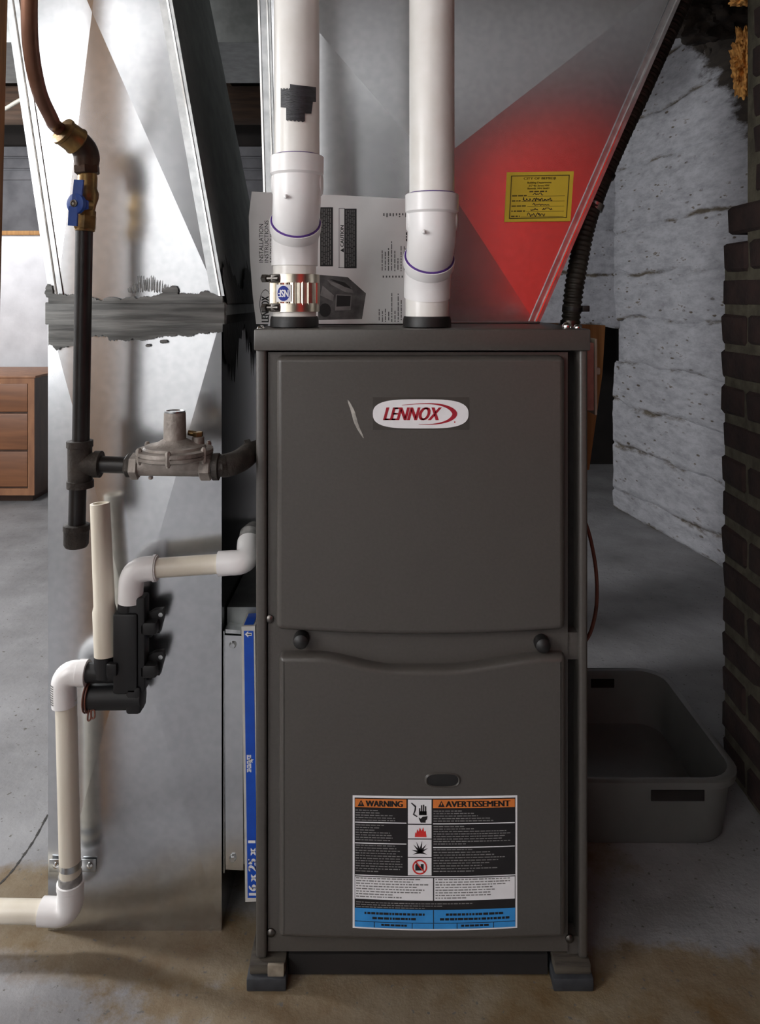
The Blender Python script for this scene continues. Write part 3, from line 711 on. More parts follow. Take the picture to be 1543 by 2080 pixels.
# feet
for (x0, x1, lab) in ((500, 581, 'dark wooden block under the front left furnace corner'), (1124, 1206, 'dark wooden block in shadow under the front right furnace corner')):
    dd = D-.012; xa, xb_ = W(x0, 0, dd).x, W(x1, 0, dd).x
    bl = thing('support_block', lab, 'block', ((xa+xb_)/2, .03, 0), 'blocks under the furnace')
    mb = MB(); mb.box(xa, xb_, -.012, .09, 0, FZ0-.014, bev=.002); mb.build('lower_board', 'block_tread', bl)
    mb = MB(); mb.box(xa+.003, xb_-.002, -.006, .085, FZ0-.014, FZ0-.0005, bev=.002); mb.build('upper_board', 'block_wood', bl)
    if x0 == 500:
        mb = MB(); mb.box(W(545, 0, D).x, W(578, 0, D).x, -.0085, -.004, FZ0-.016, FZ0+.001, bev=.001); mb.build('bare_chip', 'bare_wood', bl)
mb = MB(); mb.box(W(584, 0, D).x, W(1115, 0, D).x, .010, .70, .004, FZ0-.0005); mb.build('under_shade_plate', 'dark_void', fur)  # dark plate standing for the shade in the gap under the furnace

# ------------------------------------------------------------------ supply plenum
dP = 1.25; YP = dP-D
plen = thing('supply_plenum', 'shiny galvanised supply plenum flaring right above the furnace', 'duct', (.05, YP+.2, FZ1))
zb, zt = FZ1, 1.457
def xl(z): return W(549, 0, dP).x+(z-zb)*(-.030)
def xr(z): return W(1088, 0, dP).x+(z-zb)*(W(1375, 0, dP).x-W(1088, 0, dP).x)/(W(0, 0, dP).z-zb)
def crossbreak(mb, bl, br, tr, tl, c): mb.add([bl, br, tr, tl, c], [(0, 1, 4), (1, 2, 4), (2, 3, 4), (3, 0, 4)])
mb = MB(); cc = W(880, 335, dP-.0105)
crossbreak(mb, (xl(zb), YP, zb), (xr(zb), YP, zb), (xr(zt), YP, zt), (xl(zt), YP, zt), cc)
mb.build('front_panel', 'galvanised', plen)
mb = MB(); zt2 = 2.0
crossbreak(mb, (xl(zt), YP, zt), (xr(zt), YP, zt), (xr(zt2)-.1, YP, zt2), (xl(zt2), YP, zt2), ((xl(zt)+xr(zt))/2, YP-.006, (zt+zt2)/2))
mb.build('upper_panel', 'galvanised', plen)
mb = MB(); yb = .70
mb.add([(xr(zb), YP, zb), (xr(zb), yb, zb), (xr(zt2)-.1, yb, zt2), (xr(zt), yb, zt), (xr(zt), YP, zt), (xr(zt2)-.1, YP, zt2)], [(0, 1, 3, 4), (4, 3, 2, 5)])
mb.build('side_panel', 'galvanised_dull', plen)
mb = MB(); mb.add([(xl(zb), YP, zb), (xl(zb), yb, zb), (xl(zt2), yb, zt2), (xl(zt2), YP, zt2)], [(0, 1, 2, 3)]); mb.build('side_panel', 'galvanised_dull', plen)
mb = MB(); mb.add([(xl(zb), yb, zb), (xr(zb), yb, zb), (xr(zt), yb, zt), (xr(zt2)-.1, yb, zt2), (xl(zt2), yb, zt2)], [(0, 1, 2, 3, 4)]); mb.build('back_panel', 'galvanised_dull', plen)
# folded corner seams
def strip(x_of, z0, z1, w0, w1, y0, y1):
    return MB().prism([(x_of(z0)+w0, y0, z0), (x_of(z0)+w1, y0, z0), (x_of(z1)+w1, y0, z1), (x_of(z1)+w0, y0, z1)], (0, y1-y0, 0))
strip(xr, zb+.003, zt, -.013, .0045, YP-.0045, YP-.0015).build('corner_seam', 'galvanised_edge', plen)
strip(xr, zb+.003, zt, -.0045, -.002, YP-.0085, YP-.0045).build('seam_fold', 'bright_steel', plen)
strip(xl, zb+.2, zt2, -.002, .016, YP-.004, YP-.001).build('corner_seam', 'galvanised_edge', plen)
strip(xl, zb+.2, zt2, -.004, -.001, YP-.008, YP-.001).build('seam_fold', 'bright_steel', plen)
strip(xl, zb+.2, zt2, .010, .012, YP-.007, YP-.004).build('seam_fold', 'bright_steel', plen)
mb = MB(); mb.box(xl(zb)-.004, xr(zb)+.004, YP-.014, YP-.001, zb+.0002, zb+.0035, bev=.001); mb.build('base_flange', 'galvanised_dull', plen)
# permit sticker
Pp = plane_map((0, YP-.0062, 0), (0, 1, 0))
mb = MB(); mb.prism([Pp(x, y) for x, y in ((1029, 350), (1165, 348), (1158, 449), (1024, 451))], (0, -.0004, 0))
pm_ = mb.build('permit_sticker', 'permit_yellow', plen); pm_['label'] = 'yellow city permit sticker with handwriting'
def Pm(u, v):
    """unit sticker coordinates"""
    tl, tr, br, bl_ = Vector((1029, 350)), Vector((1165, 348)), Vector((1158, 449)), Vector((1024, 451))
    p = (tl*(1-u)+tr*u)*(1-v)+(bl_*(1-u)+br*u)*v; return Pp(p.x, p.y)+Vector((0, -.0005, 0))
pp = Print(lambda x, y: Pm(x/136.0, y/101.0), NB)
for (x0, y0, x1, y1) in ((9, 7, 128, 8.8), (9, 93, 128, 94.8), (9, 7, 10.8, 94.8), (126.2, 7, 128, 94.8)): pp.rect('print', x0, y0, x1, y1, 1)
pp.text('print', 'CITY OF BEMIDJI', 35, 11, 100, 17, 1, bold=.25)
pp.text('print', 'Building Department', 43, 20, 92, 25, 1, bold=.15); pp.text('print', '317 4th Street NW', 46, 26, 88, 30, 1, bold=.15)
pp.text('print', 'Bemidji, MN 56601', 44, 32, 88, 36.5, 1, bold=.15); rr = random.Random(5); pp.words('print', 48, 84, 38.5, 3, 1, rnd=rr)
for i, (ww) in enumerate((30, 18, 30, 28, 18)):
    y = 47+i*10.4; pp.words('print', 13, 13+ww, y, 2.4, 1, rnd=rr); pp.rect('print', 15+ww, y+2.2, 121, y+2.9, 1)
def scribble(p, part, x0, x1, y, h, rnd, wd=.7, layer=2):
    x = x0; last = (x, y)
    while x < x1:
        nx = x+rnd.uniform(.8, 2.6); ny = y+rnd.uniform(-h, h*.4); a = Vector(last); b = Vector((nx, ny)); d0 = (b-a); 
        nn = Vector((-d0.y, d0.x)).normalized()*wd; p.poly(part, [tuple(a+nn), tuple(b+nn), tuple(b-nn), tuple(a-nn)], layer); last = (nx, ny); x = nx
for (x0, x1, y, h) in ((55, 76, 47, 4), (36, 50, 57, 6), (54, 94, 58, 6), (56, 90, 67, 5), (52, 66, 78, 5), (76, 96, 77, 4), (46, 82, 89, 6)): scribble(pp, 'handwriting', x0, x1, y, h, rr)
pp.build({'print': 'permit_ink', 'handwriting': 'handwriting'}, pm_)

# ------------------------------------------------------------------ return duct
dR = 1.107; YR = dR-D
ret = thing('return_duct', 'bright galvanised return air duct left of the furnace with sealed seam', 'duct', (-.35, YR+.2, 0))
rx0, rx1 = W(97.5, 0, dR).x, W(450, 0, dR).x; RD = .46; zs = W(0, 640, dR).z
mb = MB(); crossbreak(mb, (rx0, YR, 0.0), (rx1, YR, 0.0), (rx1, YR, zs), (rx0, YR, zs), ((rx0+rx1)/2, YR-.010, .44)); mb.build('front_panel', 'galvanised', ret)
mb = MB(); mb.add([(rx1, YR, 0), (rx1, YR+RD, 0), (rx1, YR+RD, zs), (rx1, YR, zs)], [(0, 1, 2, 3)]); mb.build('side_panel', 'galvanised', ret)
mb = MB(); mb.add([(rx0, YR, 0), (rx0, YR+RD, 0), (rx0, YR+RD, zs), (rx0, YR, zs)], [(0, 1, 2, 3)]); mb.build('side_panel', 'galvanised_dull', ret)
mb = MB(); mb.add([(rx0, YR+RD, 0), (rx1, YR+RD, 0), (rx1, YR+RD, zs), (rx0, YR+RD, zs)], [(0, 1, 2, 3)]); mb.build('back_panel', 'galvanised_dull', ret)
tz0, tz1 = zs, 1.757
def tl_(z): return W(105, 605, dR).x+(z-.912)*(W(15, 0, dR).x-W(105, 605, dR).x)/(W(0, 0, dR).z-.912)
def tr_(z): return W(453, 605, dR).x+(z-.912)*(W(346, 0, dR).x-W(453, 605, dR).x)/(W(0, 0, dR).z-.912)
def tb_(z): return YR+RD-(z-.912)*.16
mb = MB(); crossbreak(mb, (tl_(tz0), YR, tz0), (tr_(tz0), YR, tz0), (tr_(tz1), YR, tz1), (tl_(tz1), YR, tz1), W(187, 25, dR-.011)); mb.build('offset_front_panel', 'galvanised', ret)
mb = MB()
cs = Vector(((tr_(1.33))+.004, YR+.2, 1.33)); P4 = [(tr_(tz0), YR, tz0), (tr_(tz0), tb_(tz0), tz0), (tr_(tz1), tb_(tz1), tz1), (tr_(tz1), YR, tz1)]
mb.add(P4+[cs], [(0, 1, 4), (1, 2, 4), (2, 3, 4), (3, 0, 4)]); mb.build('offset_side_panel', 'galvanised_dull', ret)
mb = MB(); mb.add([(tl_(tz0), YR, tz0), (tl_(tz0), tb_(tz0), tz0), (tl_(tz1), tb_(tz1), tz1), (tl_(tz1), YR, tz1)], [(0, 1, 2, 3)]); mb.build('offset_side_panel', 'galvanised_dull', ret)
mb = MB(); mb.add([(tl_(tz0), tb_(tz0), tz0), (tr_(tz0), tb_(tz0), tz0), (tr_(tz1), tb_(tz1), tz1), (tl_(tz1), tb_(tz1), tz1)], [(0, 1, 2, 3)]); mb.build('back_panel', 'galvanised_dull', ret)
mb = MB(); mb.box(tl_(tz1)-.004, tr_(tz1)+.004, YR-.006, tb_(tz1)+.004, tz1, tz1+.24); mb.build('upper_section', 'galvanised_dull', ret)
# corner seams of the offset
strip(tl_, .915, tz1, -.002, .018, YR-.0035, YR-.001).build('corner_seam', 'galvanised_edge', ret)
strip(tl_, .915, tz1, .0085, .0105, YR-.0045, YR-.0035).build('seam_fold', 'steel_dark', ret)
strip(tr_, .915, tz1, -.016, .003, YR-.0035, YR-.001).build('corner_seam', 'galvanised_edge', ret)
strip(tr_, .915, tz1, -.0045, -.002, YR-.007, YR-.0035).build('seam_fold', 'bright_steel', ret)
# cleat band over the joint, brushed with grey duct sealant
bz0, bz1 = W(0, 659, dR).z, W(0, 614, dR).z
mb = MB(); mb.box(W(91, 0, dR-.006).x, W(456, 0, dR-.006).x, YR-.006, YR+.01, bz0, bz1, bev=.0015); mb.build('cleat_band', 'sealant', ret)
mb = MB(); mb.box(rx1-.004, rx1+.004, YR+.01, YR+RD, bz0, bz1, bev=.0015); mb.build('cleat_band', 'tar', ret)
def smear(x0, x1, ybase, edge, seed, n=260, dd=.0018):
    """brushed strip in pixel space on the duct front: straight base, ragged edge"""
    mb = MB(); vs = []
    for i in range(n+1):
        x = x0+(x1-x0)*i/n; r = mnoise.fractal(Vector((i*.045+seed, seed, 0)), .6, 2.2, 6)
        e = edge(x)+r*8*(1 if edge(x) > ybase else -1)
        vs += [W(x, ybase, dR-.007), W(x, e, dR-.007)]
    mb.add(vs, [(2*i, 2*i+2, 2*i+3, 2*i+1) for i in range(n)]); return mb
smear(98, 452, 616, lambda x: 600-6*math.sin(x*.02)-(10 if 330 < x < 360 else 0), 2.0).build('duct_sealant', 'sealant', ret)
smear(98, 452, 656, lambda x: 690-14*smoothstep(250, 450, x)+(14 if x < 150 else 0)-(6 if 150 < x < 220 else 0), 6.0).build('duct_sealant', 'sealant', ret)
mb = MB(); rg = random.Random(4)
for k in range(22):   # brush marks flicked above the band
    x = 262+k*3.6+rg.uniform(-1, 1); h = 8+26*math.sin(math.pi*(k+1)/24)*rg.uniform(.6, 1.1); y = 597-abs(rg.gauss(0, 5)); sx = (k-11)*.25
    mb.add([W(x, y, dR-.0072), W(x+2.2, y-1, dR-.0072), W(x+sx+1.5, y-h, dR-.0072), W(x+sx, y-h+2, dR-.0072)], [(0, 1, 2, 3)])
mb.build('sealant_brush_marks', 'sealant', ret)
for (cx, cy, rx_, ry_, sd) in ((99, 592, 8, 14, 1), (118, 690, 14, 20, 2), (352, 590, 9, 10, 3), (300, 702, 5, 3, 4), (332, 694, 8, 4, 5)):
    mb = MB(); pts = [W(cx+rx_*math.cos(t)*(1+.35*mnoise.noise(Vector((math.cos(t)*2, math.sin(t)*2, sd)))), cy+ry_*math.sin(t)*(1+.35*mnoise.noise(Vector((math.cos(t)*2, math.sin(t)*2, sd+9)))), dR-.0068) for t in [i*2*math.pi/24 for i in range(24)]]
    mb.prism(pts, (0, .0015, 0)); mb.build('sealant_dab', 'sealant', ret)
# black tar smeared on the side seam
mb = MB(); n = 60; vs = []
for i in range(n+1):
    y = YR+.004+(RD-.02)*i/n; up_ = .035+.045*abs(mnoise.fractal(Vector((i*.33, 3, 0)), .7, 2.0, 4))+.02*math.sin(i*.25); dn = .03+.07*abs(mnoise.fractal(Vector((i*.29, 8, 0)), .7, 2.0, 4))+.03*math.sin(i*.2)
    vs += [(rx1+.0015, y, bz0-dn), (rx1+.0015, y, bz0+.002), (tr_(bz1)+.0045, y, bz1-.002), (tr_(bz1+up_)+.0035, y, bz1+up_)]
mb.add(vs, [(4*i, 4*i+4, 4*i+5, 4*i+1) for i in range(n)]+[(4*i+2, 4*i+6, 4*i+7, 4*i+3) for i in range(n)]); mb.build('tar_smear', 'tar', ret)

# filter rack and filter
fr = thing('filter_rack', 'galvanised filter rack joining return duct to furnace', 'filter rack', (-.2, .3, .0757))
rk0, rk1 = rx1+.0025, FX0-.001
mb = MB(); mb.box(rk0, rk1, 1.135-D, 1.60-D, .0757, .455); mb.build('rack_body', 'galvanised_dull', fr)
mb = MB(); mb.prism([W(455, 1290, 1.112), W(492, 1292, 1.112), W(494, 1768, 1.112), W(458, 1766, 1.112)], (0, .004, 0)); mb.build('front_flange', 'galvanised', fr)
mb = MB(); mb.prism([W(458, 1278, 1.112), W(489, 1281, 1.112), W(489, 1288, 1.112), W(458, 1286, 1.112)], (0, .03, 0)); mb.build('top_tab', 'galvanised_edge', fr)
mb = MB(); mb.box(W(452, 0, 1.11).x+.001, W(455.5, 0, 1.11).x, YR+.004, YR+.03, .08, .43); mb.build('drive_cleat', 'galvanised_edge', fr)
for (x, y) in ((473, 1309), (473, 1742)):
    mb = MB(); c = W(x, y, 1.112); mb.lathe(c+Vector((0, .002, 0)), (0, -1, 0), [(0, .0055), (.003, .0052), (.006, .003), (.0065, .0005)]); mb.hexnut(c, c+Vector((0, -.005, 0)), .0042); mb.build('screw', 'galvanised_edge', fr)
dFl = 1.088
flt = thing('air_filter', 'blue edged air filter slid beside the furnace, printed 16 x 25 x 1', 'filter', W(508, 1830, dFl))
def tiltx(y): return (y-1275)*(8/555.0)
def Pf(x, y): return W(x, y, dFl)
mb = MB(); zt_ = W(0, 1273, dFl).z; zb_ = W(0, 1831, dFl).z
q = [W(490, 1273, dFl), W(518, 1272, dFl), W(524, 1831, dFl), W(498, 1832, dFl)]; q = [Vector((min(p.x, FX0-.0015), p.y, p.z)) for p in q]
mb.prism(q, (0, .046, 0)); mb.build('frame', 'cardboard', flt)
fp = Print(lambda x, y: W(x+tiltx(y), y, dFl)+Vector((0, -.0002, 0)), NB)
for i in range(12): fp.rect('blue_band', 495, 1281+i*45.2, 514.5, 1281+(i+1)*45.2, 1)
fp.text('white_lettering', '16 x 25 x 1', 497.5, 1708, 512.5, 1817, 2, rot=90, bold=1.5)
fp.poly('white_lettering', [(497, 1288), (504, 1281.5), (504, 1285), (511, 1285), (511, 1291), (504, 1291), (504, 1294.5)], 2)
fp.words('blue_print', 502, 510, 1287, 2, 3, rnd=random.Random(2))
star = [(505.5+(6.5 if i % 2 == 0 else 2.8)*math.sin(i*math.pi/5), 1544-(6.5 if i % 2 == 0 else 2.8)*math.cos(i*math.pi/5)) for i in range(10)]
fp.poly('white_lettering', star, 2)
for k in range(3): fp.words('white_lettering', 1533, 1568, 497.5+k*3.2, 2.2, 2, rot=90, rnd=random.Random(k))
fp.build({'blue_band': 'filter_blue', 'white_lettering': 'white_print', 'blue_print': 'ink'}, flt)
mb = MB(); q = [W(494, 1272.4, dFl), W(515, 1271.6, dFl)]; mb.add([q[0]+Vector((0, .004, .0003)), q[1]+Vector((-.001, .004, .0003)), q[1]+Vector((-.001, .044, .0003)), q[0]+Vector((0, .044, .0003))], [(0, 1, 2, 3)]); mb.build('blue_top', 'filter_blue', flt)

# ------------------------------------------------------------------ vent pipes
def ringpts(c, nrm, r, n=48):
    nrm = Vector(nrm).normalized(); u = nrm.cross(Vector((1, 0, 0))).normalized(); v = nrm.cross(u)
    return [Vector(c)+(u*math.cos(2*math.pi*i/n)+v*math.sin(2*math.pi*i/n))*r for i in range(n)]
def vent(label, lx, ux, coll_top, joint_y, low_y, seam_x):
    dl, du = 1.078, 1.028
    zl0 = FZ1+.001; xlo = W(lx, 0, dl).x; xup = W(ux, 0, du).x; yl, yu = dl-D, du-D
    zc = W(0, coll_top, du).z; zj = W(0, joint_y, (dl+du)/2).z
    vt = thing('vent_pipe', label, 'pipe', (xlo, yl, zl0), 'white vent pipes on the furnace')
    mb = MB(); mb.lathe((xlo, yl, zl0), (0, 0, 1), [(0, .034), (.010, .0338), (.0145, .0325), (.0146, .029)], 36); mb.build('rubber_gasket', 'rubber', vt)
    # upper straight pipe
    mb = MB(); mb.tube([(xup, yu, zc-.02), (xup-.0005, yu-.002, 1.55), (xup-.003, yu-.004, 2.01)], .0302, 40); mb.build('upper_pipe', 'pvc', vt)
    jm = Vector(((xlo+xup)/2, (yl+yu)/2, zj)); a45 = Vector((xup-xlo, yu-yl, .052)).normalized()
    # upper elbow: collar and body bending away from the camera
    up = Vector((0, 0, 1)); c0 = Vector((xup, yu, zc)); k = jm+a45*.030
    bend = Vector((xup, yu, k.z+.022))
    mb = MB(); mb.lathe(c0+Vector((0, 0, -.0265)), (0, 0, 1), [(0, .0322), (.0032, .0356), (.0252, .0358), (.0264, .0345), (.0265, .0303)], 40)
    path = [c0+Vector((0, 0, -.024))]+arc(Vector((xup, yu, jm.z+.02)), Vector((xup, yu, jm.z+.045)), jm, 8); mb.tube(path, .0322, 40)
    e = mb.build('upper_elbow', 'pvc_fitting', vt)
    mb = MB(); mb.tube(ringpts(jm, a45, .0328), .0018, 8, closed=True); mb.build('primer_ring', 'primer', e)
    mb = MB(); mb.tube(ringpts(c0+Vector((0, 0, .0005)), (0, 0, 1), .0303), .0012, 8, closed=True); mb.build('primer_ring', 'primer', e)
    mb = MB(); c = W(lx-18 if lx < 700 else lx-6, joint_y-52, du-.034); mb.lathe(c+Vector((0, .004, 0)), (0, -1, -.3), [(0, .003), (.004, .0026), (.006, .001)]); mb.build('mould_nub', 'pvc_fitting', e)
    # ears of the fitting left and right
    for sx in (-1, 1):
        mb = MB(); c = Vector((xup+sx*.028, yu+.006, jm.z+.048)); mb.lathe(c, (sx, 0, 0), [(0, .016), (.0045, .015), (.0062, .012), (.0064, .002)], 24); mb.build('fitting_boss', 'pvc_fitting', e)
    # lower elbow
    zlow = W(0, low_y, dl).z
    mb = MB(); mb.lathe(jm-a45*.020, a45, [(0, .0335), (.006, .0352), (.019, .0355), (.020, .034), (.0201, .032)], 40)
    path = arc(Vector((xlo, yl, jm.z-.028)), jm-a45*.006, Vector((xlo, yl, jm.z-.055)), 8)+[Vector((xlo, yl, zlow))]; mb.tube(path, .0325, 40)
    mb.build('lower_elbow', 'pvc_fitting', vt)
    # stub into the furnace
    mb = MB(); mb.tube([(xlo, yl, zl0+.002), (xlo, yl, zlow+.004)], .0302, 40); mb.build('stub_pipe', 'pvc', vt)
    return vt, xlo, yl, xup, yu, dl
v1, vx, vy, vux, vuy, vd = vent('left white PVC vent pipe with black tape and steel coupling', 598, 603, 318, 450, 540, 0)
v2, *_ = vent('right plain white PVC vent pipe above the furnace', 867, 877, 395, 522, 596, 0)
# steel no-hub coupling on the left vent
zq0, zq1 = W(0, 634, vd-.03).z, W(0, 556, vd-.03).z; hz = zq1-zq0
mb = MB(); n = 120; vs = []
for z in (zq0+.010, zq1-.011):
    for i in range(n):
        a = 2*math.pi*i/n; r = .0345+.0010*math.sin(a*48)*(1 if math.cos(a+1.3) > 0 else .0); vs.append(Vector((vx+r*math.cos(a), vy+r*math.sin(a), z)))
mb.add(vs, [(i, (i+1) % n, n+(i+1) % n, n+i) for i in range(n)], True)
cp = mb.build('coupling_shield', 'stainless', v1)
for z in (zq0, zq1-.0125):
    mb = MB(); mb.lathe((vx, vy, z), (0, 0, 1), [(0, .0332), (.0004, .0352), (.012, .0352), (.0125, .0332)], 40); mb.build('clamp_band', 'stainless', v1)
    mb = MB(); c = Vector((vx-.022, vy-.028, z+.0062)); dr = Vector((-.8, -.55, 0)).normalized(); t = Vector((-.79, .61, 0)).normalized()
    mb.box(c.x-.007, c.x+.007, c.y-.004, c.y+.006, c.z-.0058, c.z+.0058, bev=.0015)
    mb.cyl(c+Vector((.004, -.003, 0)), c+Vector((-.014, .004, 0)), .0042, n=14)
    mb.hexnut(c+Vector((-.012, .002, 0)), c+Vector((-.019, .006, 0)), .0062); mb.build('clamp_screw', 'steel_dark', v1)
# round sticker wrapped on the shield, print upside down
def Pcyl(px, py):
    d = vd-.035
    x = (px-CX)*d/F; s = max(-.99, min(.99, (x-vx)/.0355)); y = vy-.0355*math.sqrt(1-s*s); dd = y+D
    return Vector((vx+.0355*s, y, H-(py-HZ)*dd/F))
np_ = Print(Pcyl, (-.35, -.94, 0))
def disc(pr, part, cx, cy, rx, ry, layer, n=36):
    for k in range(6):   # strips so that the disc follows the curved band
        x0 = cx-rx+2*rx*k/6; x1 = cx-rx+2*rx*(k+1)/6; tp = []; bt = []
        for j in range(7):
            x = x0+(x1-x0)*j/6; h = ry*math.sqrt(max(0, 1-((x-cx)/rx)**2)); tp.append((x, cy-h)); bt.append((x, cy+h))
        for j in range(6): pr.poly(part, [tp[j], tp[j+1], bt[j+1], bt[j]], layer)
disc(np_, 'blue_disc', 575.5, 596, 13, 15.5, 2)
for k in range(6): np_.rect('white_sticker', 560+k*5.2, 578, 560+(k+1)*5.2, 613, 1)
np_.text('white_lettering', 'NSF', 565, 588.5, 586, 603.5, 3, rot=180, bold=.5)
stk_ = np_.build({'blue_disc': 'nsf_blue', 'white_sticker': 'white_print', 'white_lettering': 'white_print'}, v1)
# electrical tape wrapped on the upper pipe
def Ptape(px, py, r=.0304):
    d = vuy+D-.03; x = (px-CX)*d/F; s = max(-.985, min(.985, (x-vux)/r)); y = vuy-.0015-r*math.sqrt(1-s*s); return Vector((vux+r*s, y, H-(py-HZ)*(y+D)/F))
def tape(pts_fn, x0, x1, r, n=18):
    mb = MB(); vs = []
    for i in range(n+1):
        x = x0+(x1-x0)*i/n; t, b = pts_fn(x); vs += [Ptape(x, t, r), Ptape(x, b, r)]
    mb.add(vs, [(2*i, 2*i+2, 2*i+3, 2*i+1) for i in range(n)], True); return mb
tape(lambda x: (180+2*math.sin(x), 218+(x-570)*.05), 569, 612, .0307).build('tape_patch', 'electrical_tape', v1)
tape(lambda x: (171+(x-590)*.12, 206+(x-590)*.02+(24 if 596 < x < 634 else 0)), 589, 640, .0311).build('tape_patch', 'electrical_tape', v1)
tape(lambda x: (195, 244+(x-582)*.1+1.5*math.sin(x*.8)), 581, 619, .0309).build('tape_patch', 'electrical_tape', v1)

# installation booklet standing behind the pipes
Pb = plane_map((0, 1.185-D, .8705), (0, -1, .10)); nB = Vector((0, -1, .10)).normalized()
bk = thing('instruction_booklet', 'white printed installation booklet standing behind the vent pipes', 'booklet', (-.06, 1.185-D, FZ1))
mb = MB(); ol = [(511, 389), (590, 393), (700, 397), (830, 404), (876, 407), (878, 657), (520, 658), (513, 600), (507, 520), (505, 440)]
mb.prism([Pb(x, y) for x, y in ol], -nB*.002); mb.build('cover_sheet', 'paper', bk)
bp_ = Print(Pb, nB)
bp_.text('heading', 'INSTALLATION', 526, 455, 534.5, 533, 2, rot=90); bp_.text('heading', 'INSTRUCTIONS', 537, 448, 545, 533, 2, rot=90); bp_.text('heading', 'ML296UHV', 548, 470, 556, 533, 2, rot=90)
bp_.text('heading', 'LENNOX', 531, 602, 546, 654, 2, rot=90, bold=.7)
for i in range(26):
    t0 = math.pi*.75+i*math.pi*1.5/26; t1 = t0+math.pi*1.5/26
    e = lambda t, k: (539+12*k*math.sin(t), 618+30*k*math.cos(t))
    th = .90 if 8 < i < 18 else .95
    bp_.poly('heading', [e(t0, 1), e(t1, 1), e(t1, th), e(t0, th)], 2)
for (x0, x1, y0, y1) in ((650, 676, 421, 541), (699, 724, 424, 545)):
    bp_.rect('dark_panel#%d' % x0, x0, y0, x1, y1, 1)
    for k in range(5):
        rr = random.Random(k); bp_.words('panel_print', y0+3, y1-3, x0+3+k*(x1-x0-5)/5, 1.7, 2, rot=90, rnd=rr)
bp_.rect('thin_frame', 688, 423, 689, 544, 1); bp_.rect('thin_frame', 688, 423, 700, 424, 1); bp_.rect('thin_frame', 687, 543, 700, 544, 1)
bp_.text('heading', 'CAUTION', 691, 458, 698, 501, 2, rot=90, bold=.3); bp_.poly('heading', [(691, 508.5), (698, 504), (698, 513)], 2)
rr = random.Random(9)
for k in range(8):
    x = 775+k*6.4; bp_.words('list_print', 550-rr.uniform(25, 60), 551, x, 1.8, 2, rot=90, rnd=rr); bp_.words('list_print', 433, 441, x+3, 2.6, 2, rot=90, rnd=rr)
    bp_.words('list_print', 560, 564, x+2, 2.6, 2, rot=90, rnd=rr); bp_.words('list_print', 654-rr.uniform(20, 60), 654, x-6, 1.8, 2, rot=90, rnd=rr)
bp_.words('heading', 472, 490, 824, 2.4, 2, rot=90, rnd=rr); bp_.words('heading', 505, 516, 823, 2.4, 2, rot=90, rnd=rr)
bp_.poly('photo_print', [(646, 558), (706, 563), (743, 596), (735, 648), (646, 650)], 1)
bp_.poly('photo_light', [(664, 568), (690, 578), (714, 584), (718, 596), (700, 593), (672, 578)], 2)
bp_.poly('photo_light', [(682, 598), (714, 599), (712, 630), (680, 631)], 2)
bp_.poly('photo_dark', [(684, 600), (712, 601), (711, 622), (683, 623)], 3); bp_.poly('photo_dark', [(660+12*math.cos(t), 630+14*math.sin(t)) for t in [i*math.pi/8 for i in range(16)]], 2)
bp_.poly('photo_dark', [(668, 566), (700, 574), (716, 588), (700, 583)], 3)
bp_.poly('photo_light', [(655, 580), (678, 600), (676, 612), (650, 600)], 2)
bp_.build({'heading': 'ink', 'dark_panel': 'ink', 'panel_print': 'label_grey', 'thin_frame': 'ink_soft', 'list_print': 'ink_soft', 'photo_print': 'ink_photo', 'photo_light': 'ink_photo_light', 'photo_dark': 'ink'}, bk)

# flexible conduit on the right
def flex(path, r, pitch, amp, grow=0):
    P = bez(path, 400); L = 0; R = []
    for i, p in enumerate(P):
        if i: L += (p-P[i-1]).length
        R.append(r+grow*min(1, i/300)+amp*math.sin(2*math.pi*L/pitch))
    return MB().tube(P, R, 16)
cd = thing('flexible_conduit', 'dark ribbed flexible conduit climbing along the plenum edge', 'conduit', W(1156, 725, 1.29))
flex([W(1152, 735, 1.27), W(1156, 690, 1.285), W(1160, 640, 1.29), W(1165, 590, 1.29), W(1175, 530, 1.30), W(1189, 460, 1.31), W(1210, 395, 1.335), W(1250, 300, 1.38), W(1299, 195, 1.42), W(1344, 95, 1.46), W(1388, 0, 1.5), W(1440, -120, 1.55)], .0150, .0085, .0012, .0014).build('ribbed_tube', 'conduit', cd)
mb = MB(); mb.lathe(W(1157, 668, 1.288), (0.05, 0, 1), [(0, .0195), (.007, .0195), (.008, .0165), (.014, .0165)], 20); mb.build('connector', 'steel_dark', cd)
mb = MB(); c = W(1162, 628, 1.29); mb.lathe(c+Vector((0, 0, -.003)), (.1, 0, 1), [(0, .0172), (.006, .0172)], 20); mb.box(c.x+.013, c.x+.025, c.y-.016, c.y-.008, c.z-.004, c.z+.006, bev=.001); mb.build('cable_tie', 'rubber', cd)
mb = MB(); c = W(1227, 355, 1.355); mb.lathe(c+Vector((0, 0, -.003)), (.45, 0, 1), [(0, .0176), (.008, .0176)], 20); mb.build('cable_tie', 'rubber', cd)
mb = MB(); c = W(1203, 418, 1.325); mb.lathe(c+Vector((0, 0, -.006)), (.4, 0, 1), [(0, .0172), (.012, .0172)], 20); mb.build('silver_clip', 'galvanised_edge', cd)

